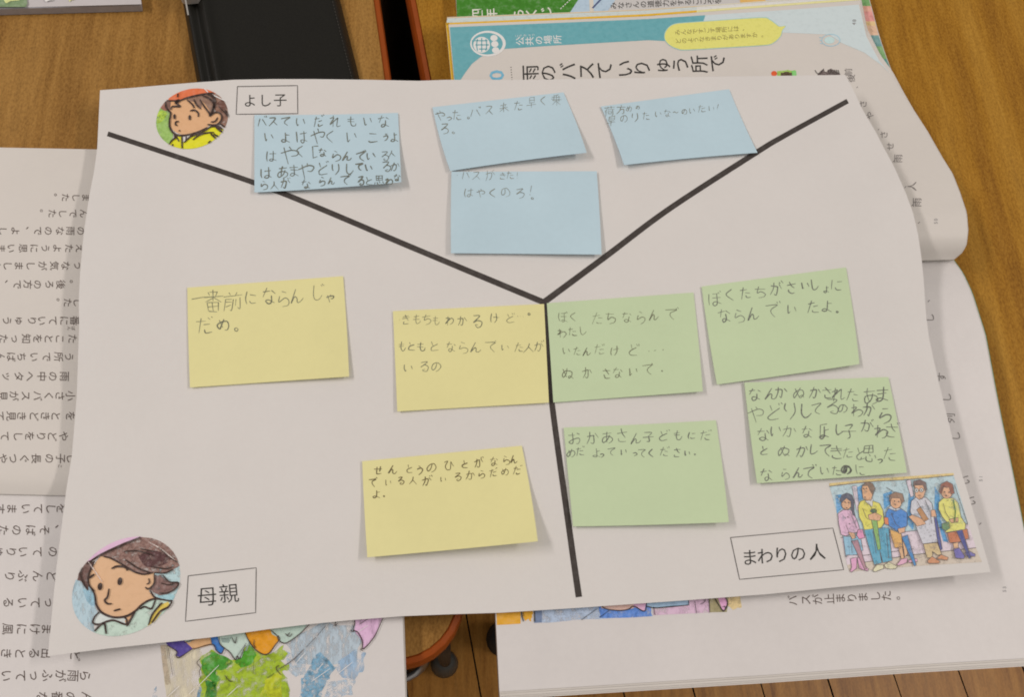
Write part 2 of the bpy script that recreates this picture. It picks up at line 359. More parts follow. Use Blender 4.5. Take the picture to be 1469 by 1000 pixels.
# --- pencil handwriting: stroke shapes in a unit box, y down
K = {
'あ': [[(.15,.25),(.8,.2)],[(.42,.05),(.4,.4),(.45,.85)],[(.68,.35),(.55,.65),(.3,.88),(.12,.78),(.25,.5),(.6,.42),(.88,.58),(.85,.82),(.6,.97)]],
'い': [[(.12,.15),(.12,.55),(.2,.85),(.33,.72)],[(.75,.25),(.9,.65)]],
'う': [[(.35,.05),(.65,.12)],[(.2,.38),(.6,.28),(.8,.45),(.7,.75),(.4,.98)]],
'お': [[(.1,.28),(.6,.24)],[(.35,.05),(.36,.8),(.2,.9),(.1,.75),(.35,.55),(.75,.5),(.9,.7),(.75,.92),(.55,.92)],[(.75,.12),(.92,.28)]],
'か': [[(.08,.35),(.55,.28),(.65,.4),(.58,.8),(.45,.92),(.35,.82)],[(.38,.05),(.3,.5),(.1,.95)],[(.75,.2),(.95,.5)]],
'き': [[(.15,.25),(.8,.18)],[(.15,.45),(.85,.36)],[(.4,.03),(.55,.35),(.75,.65)],[(.25,.7),(.25,.9),(.5,.98),(.8,.93)]],
'く': [[(.7,.05),(.25,.48),(.72,.95)]],
'け': [[(.15,.1),(.1,.6),(.18,.92)],[(.4,.35),(.92,.3)],[(.7,.05),(.72,.6),(.55,.97)]],
'こ': [[(.2,.18),(.75,.2)],[(.15,.75),(.4,.9),(.85,.85)]],
'さ': [[(.15,.32),(.85,.25)],[(.4,.05),(.55,.4),(.75,.62)],[(.25,.68),(.28,.9),(.5,.97),(.75,.93)]],
'し': [[(.3,.05),(.25,.7),(.4,.95),(.65,.9),(.88,.65)]],
'せ': [[(.08,.42),(.92,.32)],[(.7,.1),(.7,.6),(.6,.62)],[(.32,.15),(.32,.8),(.5,.9),(.85,.88)]],
'た': [[(.08,.28),(.6,.22)],[(.35,.05),(.1,.95)],[(.5,.48),(.88,.46)],[(.45,.75),(.55,.92),(.92,.9)]],
'ち': [[(.12,.25),(.85,.2)],[(.42,.05),(.28,.6),(.6,.45),(.88,.6),(.75,.9),(.4,.97)]],
'っ': [[(.1,.35),(.6,.2),(.88,.4),(.75,.7),(.4,.9)]],
'て': [[(.08,.2),(.88,.12),(.5,.4),(.45,.7),(.75,.95)]],
'と': [[(.3,.08),(.42,.42)],[(.85,.3),(.35,.55),(.2,.75),(.35,.93),(.88,.9)]],
'な': [[(.08,.28),(.55,.22)],[(.35,.05),(.12,.6)],[(.7,.2),(.92,.38)],[(.65,.42),(.65,.8),(.45,.95),(.3,.82),(.5,.72),(.88,.92)]],
'に': [[(.15,.1),(.1,.6),(.18,.92)],[(.45,.28),(.88,.26)],[(.4,.75),(.55,.88),(.92,.85)]],
'ぬ': [[(.15,.2),(.45,.85)],[(.55,.1),(.35,.65),(.15,.85),(.08,.6),(.4,.3),(.8,.35),(.85,.7),(.65,.92),(.55,.8),(.75,.75),(.95,.95)]],
'の': [[(.52,.2),(.4,.65),(.2,.82),(.08,.6),(.25,.25),(.65,.15),(.92,.45),(.8,.8),(.5,.95)]],
'は': [[(.12,.1),(.08,.6),(.15,.92)],[(.35,.32),(.92,.27)],[(.68,.08),(.68,.8),(.5,.95),(.36,.83),(.55,.72),(.95,.92)]],
'ほ': [[(.12,.1),(.08,.6),(.15,.92)],[(.38,.15),(.9,.12)],[(.35,.42),(.92,.38)],[(.68,.14),(.68,.8),(.5,.95),(.36,.83),(.55,.72),(.95,.92)]],
'ひ': [[(.05,.2),(.35,.15),(.15,.6),(.3,.92),(.6,.85),(.72,.2),(.78,.4),(.95,.6)]],
'ま': [[(.15,.22),(.85,.2)],[(.18,.45),(.82,.43)],[(.5,.05),(.5,.8),(.32,.95),(.15,.83),(.4,.72),(.88,.92)]],
'め': [[(.2,.2),(.42,.8)],[(.6,.1),(.4,.65),(.2,.85),(.08,.65),(.35,.32),(.75,.3),(.92,.6),(.75,.88),(.55,.95)]],
'も': [[(.45,.05),(.38,.6),(.5,.93),(.75,.9),(.85,.65)],[(.15,.3),(.7,.28)],[(.12,.52),(.68,.52)]],
'や': [[(.05,.42),(.6,.25),(.92,.32),(.85,.52),(.6,.55)],[(.5,.03),(.6,.2)],[(.25,.15),(.52,.97)]],
'よ': [[(.5,.3),(.85,.27)],[(.5,.05),(.5,.8),(.3,.95),(.12,.83),(.35,.72),(.88,.93)]],
'ら': [[(.35,.05),(.62,.15)],[(.25,.3),(.18,.62),(.55,.45),(.85,.58),(.78,.85),(.4,.97)]],
'り': [[(.25,.1),(.22,.4),(.3,.55)],[(.72,.05),(.75,.55),(.45,.97)]],
'る': [[(.2,.12),(.75,.1),(.2,.6),(.55,.42),(.88,.6),(.75,.92),(.45,.95),(.4,.8),(.6,.78)]],
'れ': [[(.25,.05),(.25,.97)],[(.05,.3),(.4,.25),(.08,.75),(.6,.25),(.68,.4),(.65,.85),(.92,.82)]],
'ろ': [[(.2,.12),(.75,.1),(.2,.58),(.55,.42),(.88,.6),(.75,.88),(.4,.97)]],
'わ': [[(.25,.05),(.25,.97)],[(.05,.3),(.4,.25),(.08,.75),(.6,.35),(.9,.5),(.8,.82),(.55,.95)]],
'ん': [[(.5,.05),(.1,.93),(.4,.5),(.55,.6),(.55,.88),(.75,.9),(.95,.65)]],
'ハ': [[(.3,.2),(.08,.85)],[(.6,.2),(.92,.85)]],
'ス': [[(.15,.18),(.75,.14),(.55,.5),(.08,.92)],[(.5,.55),(.9,.9)]],
'一': [[(.02,.55),(.98,.42)]],
'人': [[(.48,.08),(.4,.45),(.05,.95)],[(.45,.4),(.92,.92)]],
'子': [[(.2,.12),(.75,.1),(.5,.38)],[(.5,.38),(.55,.85),(.35,.9)],[(.05,.5),(.95,.47)]],
'来': [[(.2,.25),(.8,.22)],[(.3,.35),(.38,.48)],[(.7,.3),(.6,.45)],[(.08,.52),(.92,.5)],[(.5,.05),(.5,.97)],[(.48,.55),(.1,.88)],[(.52,.55),(.92,.86)]],
'早': [[(.28,.08),(.28,.5)],[(.28,.08),(.75,.06)],[(.75,.06),(.75,.5)],[(.28,.28),(.75,.27)],[(.28,.5),(.75,.49)],[(.05,.7),(.95,.67)],[(.5,.5),(.5,1.0)]],
'乗': [[(.65,.05),(.3,.14)],[(.1,.28),(.9,.25)],[(.3,.15),(.3,.6)],[(.7,.15),(.7,.6)],[(.05,.44),(.95,.42)],[(.15,.6),(.85,.58)],[(.5,.1),(.5,1)],[(.48,.62),(.1,.9)],[(.52,.62),(.9,.88)]],
'思': [[(.25,.08),(.25,.5)],[(.25,.08),(.75,.06)],[(.75,.06),(.75,.5)],[(.25,.28),(.75,.27)],[(.25,.5),(.75,.5)],[(.5,.07),(.5,.5)],[(.15,.68),(.08,.88)],[(.35,.65),(.4,.9),(.7,.92),(.75,.78)],[(.52,.62),(.58,.72)],[(.82,.62),(.95,.8)]],
'番': [[(.7,.02),(.3,.08)],[(.3,.15),(.38,.25)],[(.7,.12),(.6,.24)],[(.05,.32),(.95,.3)],[(.5,.06),(.5,.55)],[(.48,.34),(.1,.55)],[(.52,.34),(.92,.55)],[(.25,.58),(.27,.98)],[(.25,.58),(.76,.56)],[(.76,.56),(.74,.97)],[(.27,.76),(.75,.75)],[(.27,.97),(.75,.96)],[(.5,.57),(.5,.96)]],
'前': [[(.3,.05),(.38,.18)],[(.7,.03),(.58,.2)],[(.05,.28),(.95,.25)],[(.15,.4),(.12,.95)],[(.15,.4),(.48,.4)],[(.48,.4),(.48,.92),(.4,.9)],[(.15,.56),(.48,.55)],[(.15,.72),(.48,.71)],[(.66,.42),(.66,.75)],[(.88,.38),(.88,.95),(.76,.9)]],
'方': [[(.5,.03),(.5,.2)],[(.08,.28),(.92,.24)],[(.45,.28),(.4,.6),(.1,.95)],[(.42,.5),(.78,.48),(.75,.85),(.6,.92)]],
'荷': [[(.05,.15),(.95,.13)],[(.33,.03),(.33,.24)],[(.67,.02),(.67,.23)],[(.25,.3),(.08,.6)],[(.18,.48),(.18,.98)],[(.35,.4),(.95,.38)],[(.82,.4),(.82,.95),(.7,.9)],[(.42,.55),(.42,.8)],[(.42,.55),(.65,.55)],[(.65,.55),(.65,.8)],[(.42,.8),(.65,.8)]],
'「': [[(.8,.05),(.4,.08)],[(.4,.08),(.4,.95)],[(.4,.95),(.75,.92)]],
'。': [[(.5,.15),(.15,.4),(.25,.8),(.65,.85),(.85,.5),(.5,.15)]],
'・': [[(.35,.5),(.65,.52)]],
'…': [[(.05,.6),(.12,.62)],[(.45,.55),(.52,.57)],[(.88,.5),(.95,.52)]],
'！': [[(.55,.0),(.45,.65)],[(.42,.85),(.46,.92)]],
'〜': [[(.05,.55),(.3,.4),(.6,.6),(.95,.45)]],
}
DAK = [[(.80,.0),(.87,.13)],[(.95,-.05),(1.02,.08)]]
VO = {'が':'か','だ':'た','で':'て','ど':'と','ば':'は','ぼ':'ほ','バ':'ハ','じ':'し','ざ':'さ','ぐ':'く'}
SM = {'ゃ':'や','ょ':'よ','ゅ':'ゆ'}
def write(mb, ox, oy, s, chars, on, m, w, lift, jit=0.075):
    """chars: (char, x, y, size) in the coordinates of one enlargement: origin ox, oy and factor s"""
    for ch, x, y, h in chars:
        st = K.get(SM.get(ch, VO.get(ch, ch)), [])
        if ch in VO: st = st + DAK
        h *= 1.08; hx = h * random.uniform(.92, 1.08); sh = random.uniform(-.12, .12); x += random.uniform(-.06, .06) * h; y += random.uniform(-.06, .06) * h; ph = random.uniform(.8, 1.25); ro = random.uniform(-.12, .10)
        for P in st:
            dx, dy = random.uniform(-.03, .03), random.uniform(-.03, .03)
            Q = []
            for a, b in P:
                a += random.uniform(-jit, jit) * .6 + dx; b += random.uniform(-jit, jit) * .6 + dy
                Q.append((ox + (x + (a - .5 + sh * (.5 - b)) * hx) / s, oy + (y + (b - .5 + ro * (a - .5)) * h) / s))
            ww = w * .9 * ph * random.uniform(.8, 1.2)
            ribbon(mb, Q, (ww * 1.15, ww * .65), on, m, lift, True, .35)

# ------------------------------------------------------------------ heights of the things on the desks
def unit(a): return np.array(a) / np.hypot(*a)
def table(pts):
    xs = np.linspace(pts[0][0], pts[-1][0], 600); ys = np.interp(xs, [p[0] for p in pts], [p[1] for p in pts])
    k = np.exp(-np.linspace(-2, 2, 21) ** 2); k /= k.sum()
    return xs, np.convolve(np.pad(ys, 10, mode='edge'), k, 'valid')
def prof(tab):
    xs, ys = tab; x0 = xs[0]; dx = xs[1] - xs[0]; n = len(xs)
    def f(v):
        t = (v - x0) / dx
        if t <= 0: return ys[0]
        if t >= n - 1: return ys[-1]
        i = int(t); return ys[i] + (ys[i + 1] - ys[i]) * (t - i)
    return f
# left open textbook: spine runs roughly along x
LS0 = np.array(hitz(0, 709, .009)[:2]); LS1 = np.array(hitz(85, 711, .009)[:2]); Lu = unit(LS1 - LS0); Lv = np.array([-Lu[1], Lu[0]])
_lu = prof(table([(0, .0080), (.004, .0108), (.012, .0118), (.03, .0112), (.07, .0090), (.13, .0078), (.22, .0070)]))
_ll = prof(table([(0, .0070), (.005, .0085), (.014, .0100), (.03, .0102), (.07, .0090), (.13, .0080), (.22, .0070)]))
def lv(x, y): return (x - LS0[0]) * Lv[0] + (y - LS0[1]) * Lv[1]
def h_lu(x, y): return _lu(max(0, lv(x, y)))
def h_ll(x, y): return _ll(max(0, -lv(x, y)))
# right open textbook
a = np.array(hitz(717, 990, .012)[:2]); b = np.array(hitz(1300, 955, .012)[:2]); Ru = unit(b - a); Rv = np.array([-Ru[1], Ru[0]])
RS = np.array(hitz(1345, 373, .019)[:2])
_ru = prof(table([(0, .0175), (.003, .0240), (.009, .0285), (.022, .0300), (.045, .0265), (.085, .0200), (.13, .0170), (.24, .0150)]))
_rl = prof(table([(0, .0150), (.006, .0190), (.018, .0215), (.04, .0200), (.09, .0160), (.18, .0130), (.24, .0120)]))
def rv(x, y): return (x - RS[0]) * Rv[0] + (y - RS[1]) * Rv[1]
def h_ru(x, y): return _ru(max(0, rv(x, y)))
def h_rl(x, y): return _rl(max(0, -rv(x, y)))
def in_quad(x, y, Q):
    s = None; n = len(Q)
    for i in range(n):
        a, b = Q[i], Q[(i + 1) % n]; c = (b[0] - a[0]) * (y - a[1]) - (b[1] - a[1]) * (x - a[0])
        if s is None: s = c > 0
        elif (c > 0) != s: return False
    return True
LQ = [hitz(*p, .008)[:2] for p in ((-200, 205), (557, 216), (582, 1010), (-330, 1010))]
RQu = [hitz(*p, .018)[:2] for p in ((600, 20), (1270, -10), (1410, 372), (626, 398))]
RQl = [hitz(*p, .016)[:2] for p in ((630, 398), (1410, 372), (1530, 960), (690, 1010))]
CQ = [hitz(*p, .008)[:2] for p in ((255, -60), (480, -60), (527, 172), (292, 172))]
GX = np.arange(-0.30, 0.36, 0.004); GY = np.arange(-0.20, 0.32, 0.004)
base = np.zeros((len(GY), len(GX)))
for j, y in enumerate(GY):
    for i, x in enumerate(GX):
        h = 0.0
        if in_quad(x, y, LQ): h = max(h, h_lu(x, y) if lv(x, y) > 0 else h_ll(x, y))
        if in_quad(x, y, RQu): h = max(h, h_ru(x, y))
        if in_quad(x, y, RQl): h = max(h, h_rl(x, y))
        if in_quad(x, y, CQ): h = max(h, .0115)
        base[j, i] = h + .0022
def blur(A, s):
    r = int(3 * s); k = np.exp(-np.arange(-r, r + 1) ** 2 / (2 * s * s)); k /= k.sum()
    B = np.apply_along_axis(lambda q: np.convolve(np.pad(q, r, mode='edge'), k, 'valid'), 0, A)
    return np.apply_along_axis(lambda q: np.convolve(np.pad(q, r, mode='edge'), k, 'valid'), 1, B)
Hs = base.copy()
for _ in range(14): Hs = np.maximum(blur(Hs, 6), base)
Hs = blur(Hs, 3.0) + .0016
# the sheet's free margins stand a little off the books
XX, YY = np.meshgrid(GX, GY)
def sstep(t): t = np.clip(t, 0, 1); return t * t * (3 - 2 * t)
_le = np.array([hitz(p[0], p[1], .015)[:2] for p in ((143, 128), (113, 472), (70, 941))])
_re = np.array([hitz(p[0], p[1], .025)[:2] for p in ((1212, 107), (1325, 430), (1420, 821))])
xl = np.interp(YY, _le[::-1, 1], _le[::-1, 0]); xr = np.interp(YY, _re[::-1, 1], _re[::-1, 0])
Hs = Hs + .0048 * sstep(1 - (XX - xl) / .055) + .0105 * sstep(1 - (xr - XX) / .085) * sstep((YY + .03) / .12)
Hs += .0009 * np.sin(XX * 42 + YY * 17) + .0008 * np.sin(XX * 19 - YY * 37) + .00055 * np.sin(XX * 88 + 2 * np.sin(YY * 31)) * np.sin(YY * 71 + 1.3 + XX * 23)
Hs = blur(np.maximum(Hs, blur(base, 1.0) + .0018), 2.6)
def h_sheet(x, y):
    fx = min(max((x - GX[0]) / .004, 0), len(GX) - 1.001); fy = min(max((y - GY[0]) / .004, 0), len(GY) - 1.001)
    i, j = int(fx), int(fy); u, v = fx - i, fy - j
    return (Hs[j, i] * (1 - u) + Hs[j, i + 1] * u) * (1 - v) + (Hs[j + 1, i] * (1 - u) + Hs[j + 1, i + 1] * u) * v
def on_surf(h): return lambda px, py, lift: hit(px, py, h, lift)
ON_SHEET, ON_LU, ON_LL, ON_RU, ON_RL = map(on_surf, (h_sheet, h_lu, h_ll, h_ru, h_rl))

# ------------------------------------------------------------------ shared materials
M_sheet = paper_mat('white_copy_paper', (0.80, 0.79, 0.78), 0.6, 0.025, fibre=0.22, dent=0.0005)
M_page = paper_mat('book_page', (0.76, 0.735, 0.70), 0.5, 0.03, 0.3)
M_pagel = paper_mat('book_page_smooth', (0.78, 0.765, 0.765), 0.42, 0.05, 0.35, fibre=0.15, dent=0.0004)
M_edge = paper_mat('page_edges', (0.66, 0.64, 0.60), 0.7, 0.05)
M_blue = paper_mat('blue_note_paper', alb(171, 185, 188), 0.65, 0.05)
M_yel = paper_mat('yellow_note_paper', alb(207, 193, 135), 0.65, 0.04)
M_grn = paper_mat('green_note_paper', alb(179, 187, 147), 0.65, 0.04)
M_line = ink((62, 54, 49), 0.045, 260)
M_black = ink((50, 46, 42), 0.1)
M_brown = ink((62, 46, 40), 0.15)
M_text = ink((82, 66, 58), 0.12, 700)
M_grey = ink((128, 122, 118), 0.1); M_soft = ink((112, 102, 96), 0.12, 700)
M_pencil = pencil((92, 91, 80)); M_pencil_light = pencil((112, 110, 98)); M_pencil_brown = pencil((92, 78, 48)); M_pencil_hard = pencil((98, 95, 74))

# ================================================================== FLOOR
m, nt, b_ = nodes_of('floor_boards')
p0 = np.array(hitz(672, 900, -.65)[:2]); p1 = np.array(hitz(690, 1000, -.65)[:2]); q0 = np.array(hitz(1376, 965, -.65)[:2])
fd = unit(p0 - p1); fang = math.atan2(fd[1], fd[0]) - math.pi / 2
fn = np.array([fd[1], -fd[0]]); pitch = abs((q0 - p1) @ fn) / 7.0
FZ = -0.65
mf = wood_mat('floor_boards', alb(110, 64, 16), alb(148, 95, 34), alb(166, 114, 52), fang, 60, 150, 0.4, 0.4)
mb = MB(); M_gap = plain('floor_gap', (0.012, 0.009, 0.006), 0.8)
for k in range(-34, 36):
    c = p1 + fn * pitch * (k + .5); w = pitch / 2 - .0009; rnd = random.Random(k)
    for r_ in range(4):
        s0 = -2.2 + r_ * 1.3 + rnd.uniform(-.1, .1); s1 = s0 + 1.3
        dz = rnd.uniform(-.0006, .0006)
        Q = [c - fn * w + fd * s0, c + fn * w + fd * s0, c + fn * w + fd * (s1 - .001), c - fn * w + fd * (s1 - .001)]
        mb.add([(q[0], q[1], FZ + dz) for q in Q], [(0, 1, 2, 3)], mf)
mb.add([(-3, -3, FZ - .004), (3, -3, FZ - .004), (3, 3.5, FZ - .004), (-3, 3.5, FZ - .004)], [(0, 1, 2, 3)], M_gap)
fl = mb.build('floor', up=True); fl['kind'] = 'structure'

# ================================================================== DESKS
M_band = plain('edge_band_vinyl', alb(134, 60, 16), 0.5, 0, 0.2, 0.08, 90)
M_tube = plain('steel_tube', (0.42, 0.42, 0.43), 0.32, 0.9)
M_rubber = plain('black_rubber', (0.02, 0.02, 0.02), 0.7)
M_tray_shade = plain('tray_shade_black', (0.02, 0.018, 0.016), 0.9, 0, 0.1)  # near-black tray colour, stands in for shade in the desk gap
def rounded(P, r, n=7):
    out = []; N = len(P)
    for i in range(N):
        p, a, b = np.array(P[i]), np.array(P[i - 1]), np.array(P[(i + 1) % N])
        u, v = unit(a - p), unit(b - p); ang = math.acos(np.clip(u @ v, -1, 1)); d = r / math.tan(ang / 2)
        s, e = p + u * d, p + v * d; c = p + unit(u + v) * r / math.sin(ang / 2)
        t0 = math.atan2(*(s - c)[::-1]); t1 = math.atan2(*(e - c)[::-1]); dt = (t1 - t0 + math.pi) % (2 * math.pi) - math.pi
        out += [(c[0] + r * math.cos(t0 + dt * k / n), c[1] + r * math.sin(t0 + dt * k / n)) for k in range(n + 1)]
    return out
def slab(mb, P, z0, z1, m, cap=True):
    n = len(P); V = [(x, y, z1) for x, y in P] + [(x, y, z0) for x, y in P]
    mb.add(V, [(i, n + i, n + (i + 1) % n, (i + 1) % n)[::-1] for i in range(n)] + ([tuple(range(n)), tuple(range(2 * n - 1, n - 1, -1))] if cap else []), m)
def ring(mb, Pi, Po, z0, z1, m, lip=.0012):
    n = len(Pi)
    prof_ = [(0, z1 - .0006), (lip / .006, z1 + .0004), (.75, z1 - .0006), (1, z1 - .005), (1, z0 + .004), (.7, z0), (0, z0)]
    V = []
    for t, z in prof_:
        V += [(Pi[i][0] + (Po[i][0] - Pi[i][0]) * t, Pi[i][1] + (Po[i][1] - Pi[i][1]) * t, z) for i in range(n)]
    k = len(prof_)
    mb.add(V, [(j * n + i, j * n + (i + 1) % n, (j + 1) * n + (i + 1) % n, (j + 1) * n + i) for j in range(k - 1) for i in range(n)], m)
def tube(mb, P, r, m, n=12, cap=True):
    P = [Vector(p) for p in P]; rings = []
    for i, p in enumerate(P):
        d = (P[min(i + 1, len(P) - 1)] - P[max(i - 1, 0)]).normalized(); a = d.orthogonal().normalized()
        if abs(d.z) < .98: a = d.cross(Vector((0, 0, 1))).normalized()
        b = d.cross(a); rr = r[i] if isinstance(r, (list, tuple)) else r
        rings.append([tuple(p + a * rr * math.cos(t) + b * rr * math.sin(t)) for t in [2 * math.pi * k / n for k in range(n)]])
    V = [q for g in rings for q in g]; L = len(P)
    Fs = [(j * n + i, j * n + (i + 1) % n, (j + 1) * n + (i + 1) % n, (j + 1) * n + i) for j in range(L - 1) for i in range(n)]
    if cap: Fs += [tuple(range(n))[::-1], tuple((L - 1) * n + i for i in range(n))]
    mb.add(V, Fs, m)
TT = 0.022
def desk(corner_near, corner_far_pt, side, wid, dep, mat, label, near_dir=None):
    """corner_near: the near corner beside the gap; corner_far_pt: a point further along the same side edge"""
    c = np.array(corner_near); d = unit(np.array(corner_far_pt) - c)
    e = np.array([-d[1], d[0]]) * side if near_dir is None else unit(near_dir)
    P = [c, c + d * dep, c + d * dep + e * wid, c + e * wid]
    if side > 0: P = P[::-1] if False else P
    ar = sum(P[i][0] * P[(i + 1) % 4][1] - P[i][1] * P[(i + 1) % 4][0] for i in range(4))
    if ar < 0: P = P[::-1]
    ctr = sum(P) / 4
    root = empty('school_desk', (float(ctr[0]), float(ctr[1]), FZ)); tag(root, label, 'desk', 'wooden school desks pushed side by side')
    outer = rounded(P, .030); inner = []
    Pi = []
    for i in range(4):
        p, a, b = P[i], P[i - 1], P[(i + 1) % 4]; u, v = unit(a - p), unit(b - p); Pi.append(p + (u + v) * .0042)
    inner = rounded(Pi, .0262)
    mb = MB(); slab(mb, inner, -TT + .002, 0, mat); mb.build('tabletop', root)
    mb = MB(); ring(mb, inner, outer, -TT, 0, M_band); mb.build('edge_band', root)
    for i in range(4):
        p, a, b = P[i], P[i - 1], P[(i + 1) % 4]; u, v = unit(a - p), unit(b - p)
        q = p + (u + v) * .050
        mb = MB(); tube(mb, [(q[0], q[1], -TT), (q[0], q[1], FZ + .03)], .0125, M_tube); lg = mb.build('leg', root, True)
        mb = MB(); tube(mb, [(q[0], q[1], FZ + .045), (q[0], q[1], FZ + .012), (q[0], q[1], FZ)], [.015, .017, .020], M_rubber, 16); mb.build('rubber_foot', lg, True)
    # solid tray block, added deep and flush so the gap between desks goes dark
    o2 = sum(P) / 4; Pt = []
    for k_e, k_d in ((-1, -1), (1, -1), (1, 1), (-1, 1)):
        Pt.append(o2 + e * k_e * (wid / 2 - .003) + d * k_d * (dep / 2 - (.10 if k_d < 0 else .004)))
    if sum(Pt[i][0] * Pt[(i + 1) % 4][1] - Pt[i][1] * Pt[(i + 1) % 4][0] for i in range(4)) < 0: Pt = Pt[::-1]
    mb = MB(); slab(mb, Pt, -.36, -TT - .001, M_tray_shade); mb.build('gap_darkening_tray', root)
    return root, P
lnear = np.array(hitz(581, 958, 0)[:2]); lnear2 = np.array(hitz(617, 953, 0)[:2])
e0 = np.array(hitz(546, 0, 0)[:2]); e1 = np.array(hitz(672, 884, 0)[:2])
dl = unit(e0 - e1); nl = unit(lnear - lnear2)
# corner: meeting of the side edge with the near edge
A = np.array([dl, -nl]).T; t_ = np.linalg.solve(A, lnear2 - e1); cl = e1 + dl * t_[0]
ang_l = math.atan2(dl[1], dl[0]) - math.pi / 2
M_desk_l = wood_mat('desk_wood_brown', alb(104, 67, 26), alb(131, 90, 40), alb(150, 108, 54), ang_l, 75, 260, 0.5, .3, .9, .5, .15)
desk_l, PL = desk(cl, e0, 1, .60, .62, M_desk_l, 'brown wooden desk under the black case and the left textbook', nl)
r0 = np.array(hitz(587, 0, 0)[:2]); r1 = np.array(hitz(608.5, 113, 0)[:2]); dr = unit(r0 - r1)
tt = (cl[1] + .009 - r1[1]) / dr[1]; cr = r1 + dr * tt
ang_r = math.atan2(dr[1], dr[0]) - math.pi / 2
M_desk_r = wood_mat('desk_wood_orange', alb(108, 64, 10), alb(138, 91, 20), alb(158, 112, 40), ang_r, 56, 260, 0.55, .25, .9, .45, .15)
desk_r, PR = desk(cr, r0, -1, .60, .62, M_desk_r, 'orange-brown wooden desk with darker wavy grain under the right textbook')
# bent steel runner and foot that show past the near corner of the left desk
mb = MB()
C_ = [hitz(x, y, FZ + .006 + dz) for x, y, dz in ((612, 938, .06), (611, 950, .02), (605, 959, .004), (596, 967, 0), (585, 973, 0), (568, 978, 0), (545, 981, 0))]
tube(mb, C_, .0042, M_tube); mb.build('foot_rail', desk_l, True)
mb = MB(); q = hitz(638, 951, FZ + .02); qt = hitz(628, 885, -.03)
tube(mb, [qt, (q[0], q[1], FZ + .03)], .0065, M_rubber); lg = mb.build('brace_leg', desk_l, True)
mb = MB(); tube(mb, [(q[0], q[1], FZ + .05), (q[0], q[1], FZ + .012), (q[0], q[1], FZ)], [.0095, .0135, .0155], plain('grey_rubber', (0.07, 0.068, 0.06), 0.5), 18); mb.build('rubber_foot', lg, True)

# ================================================================== BLACK CASE
M_leather = plain('black_leatherette', (0.008, 0.008, 0.006), 0.36, 0, 0.32, 0.2, 900, 0.25)
M_stitch = plain('grey_thread', (0.075, 0.072, 0.065), 0.7)
M_clasp = plain('brushed_nickel', (0.46, 0.44, 0.41), 0.38, 0.25, 0.5, 0.05, 200)
case = empty('folding_case', hitz(395, 40, 0)); tag(case, 'black folding case with a silver corner clip, tucked under the worksheet', 'case')
cl_, cr_ = [(250, -70), (264, 12), (282.5, 117), (294, 172)], [(472, -70), (487.7, 0), (516, 113), (529, 172)]
def case_h(u):
    z = .0085 + .0034 * math.exp(-((u - .135) / .035) ** 2) - .0022 * math.exp(-((u - .075) / .022) ** 2)
    z *= min(1, (max(u, 0) / .03) ** .5) * 1.0 if u < .03 else 1
    if u > .93: z *= max(0, 1 - ((u - .93) / .07) ** 2 * .75)
    return max(z, .0012)
g = coons([cl_[0], cr_[0]], [cl_[-1], cr_[-1]], cl_, cr_, 60, 12)
mb = MB(); sheet(mb, g, lambda px, py, u, v: hitz(px, py, case_h(u)), lambda p: p[2] - .0003, M_leather); mb.build('body', case, True)
def on_case(px, py, lift):
    # across position from the two edges at this row
    xl_ = np.interp(py, [p[1] for p in cl_], [p[0] for p in cl_]); xr_ = np.interp(py, [p[1] for p in cr_], [p[0] for p in cr_])
    return hitz(px, py, case_h((px - xl_) / (xr_ - xl_)) + lift)
mb = MB()
for y in np.arange(-40, 112, 4.6):
    x = np.interp(y, [p[1] for p in cr_], [p[0] for p in cr_]) - 11
    ribbon(mb, [(x, y), (x + .45, y + 2.4)], .75, on_case, M_stitch, .0004, False)
mb.build('stitching', case)
mb = MB(); P = rounded([hitz(*p, 0)[:2] for p in ((253, -45), (288, -47), (296, 19.5), (267, 22))], .003)
slab(mb, P if sum(P[i - 1][0] * P[i][1] - P[i - 1][1] * P[i][0] for i in range(len(P))) > 0 else P[::-1], .0088, .0148, M_clasp)
ribbon(mb, [(259, -40), (270, 21)], 2.2, lambda a, b, l: hitz(a, b, .0150), plain('clasp_bevel', (0.85, 0.83, 0.8), 0.15, 0.9), 0, False)
mb.build('corner_clip', case)

# ================================================================== GLOSSY BOOKLET (top left)
M_gloss = paper_mat('glossy_cover', (0.66, 0.64, 0.66), 0.18, 0.08, 0.6)
bk = empty('booklet', hitz(60, -80, 0)); tag(bk, 'glossy white and green booklet on the brown desk beyond the black case', 'booklet')
g = coons([(-160, -190), (178, -195)], [(-160, 15), (203, 5.5)], [(-160, -190), (-160, 15)], [(178, -195), (203, 5.5)], 20, 10)
mb = MB(); sheet(mb, g, lambda x, y, u, v: hitz(x, y, .0058 + .0004 * math.sin(u * 9)), .0004, M_gloss, plain('booklet_back', (0.35, 0.36, 0.42), 0.4)); mb.build('cover', bk, True)
mb = MB(); g2 = coons([(-158, -188), (177, -193)], [(-158, 16.5), (201.5, 7)], [(-158, -188), (-158, 16.5)], [(177, -193), (201.5, 7)], 4, 4)
sheet(mb, g2, lambda x, y, u, v: hitz(x, y, .0052), .0048, plain('booklet_edges', (0.40, 0.40, 0.44), 0.5)); mb.build('pages', bk)
mb = MB(); ON_B = lambda x, y, l: hitz(x, y, .0063 + l)
poly_print(mb, ragged([(-150, -60), (30, -60), (40, 4), (34, 9), (-150, 13)], 1.0), ON_B, ink((118, 134, 96), .2, 300), .0001)
poly_print(mb, ragged([(5, -30), (28, -30), (30, 0), (6, 2)], 2), ON_B, ink((200, 205, 130), .2, 300), .0002)
poly_print(mb, ragged([(55, -40), (84, -40), (78, 1), (66, 0)], 2), ON_B, ink((232, 228, 200), .1), .0001)
poly_print(mb, ragged([(98, -40), (112, -40), (108, -2), (100, 1)], 1), ON_B, ink((205, 205, 135), .2), .0001)
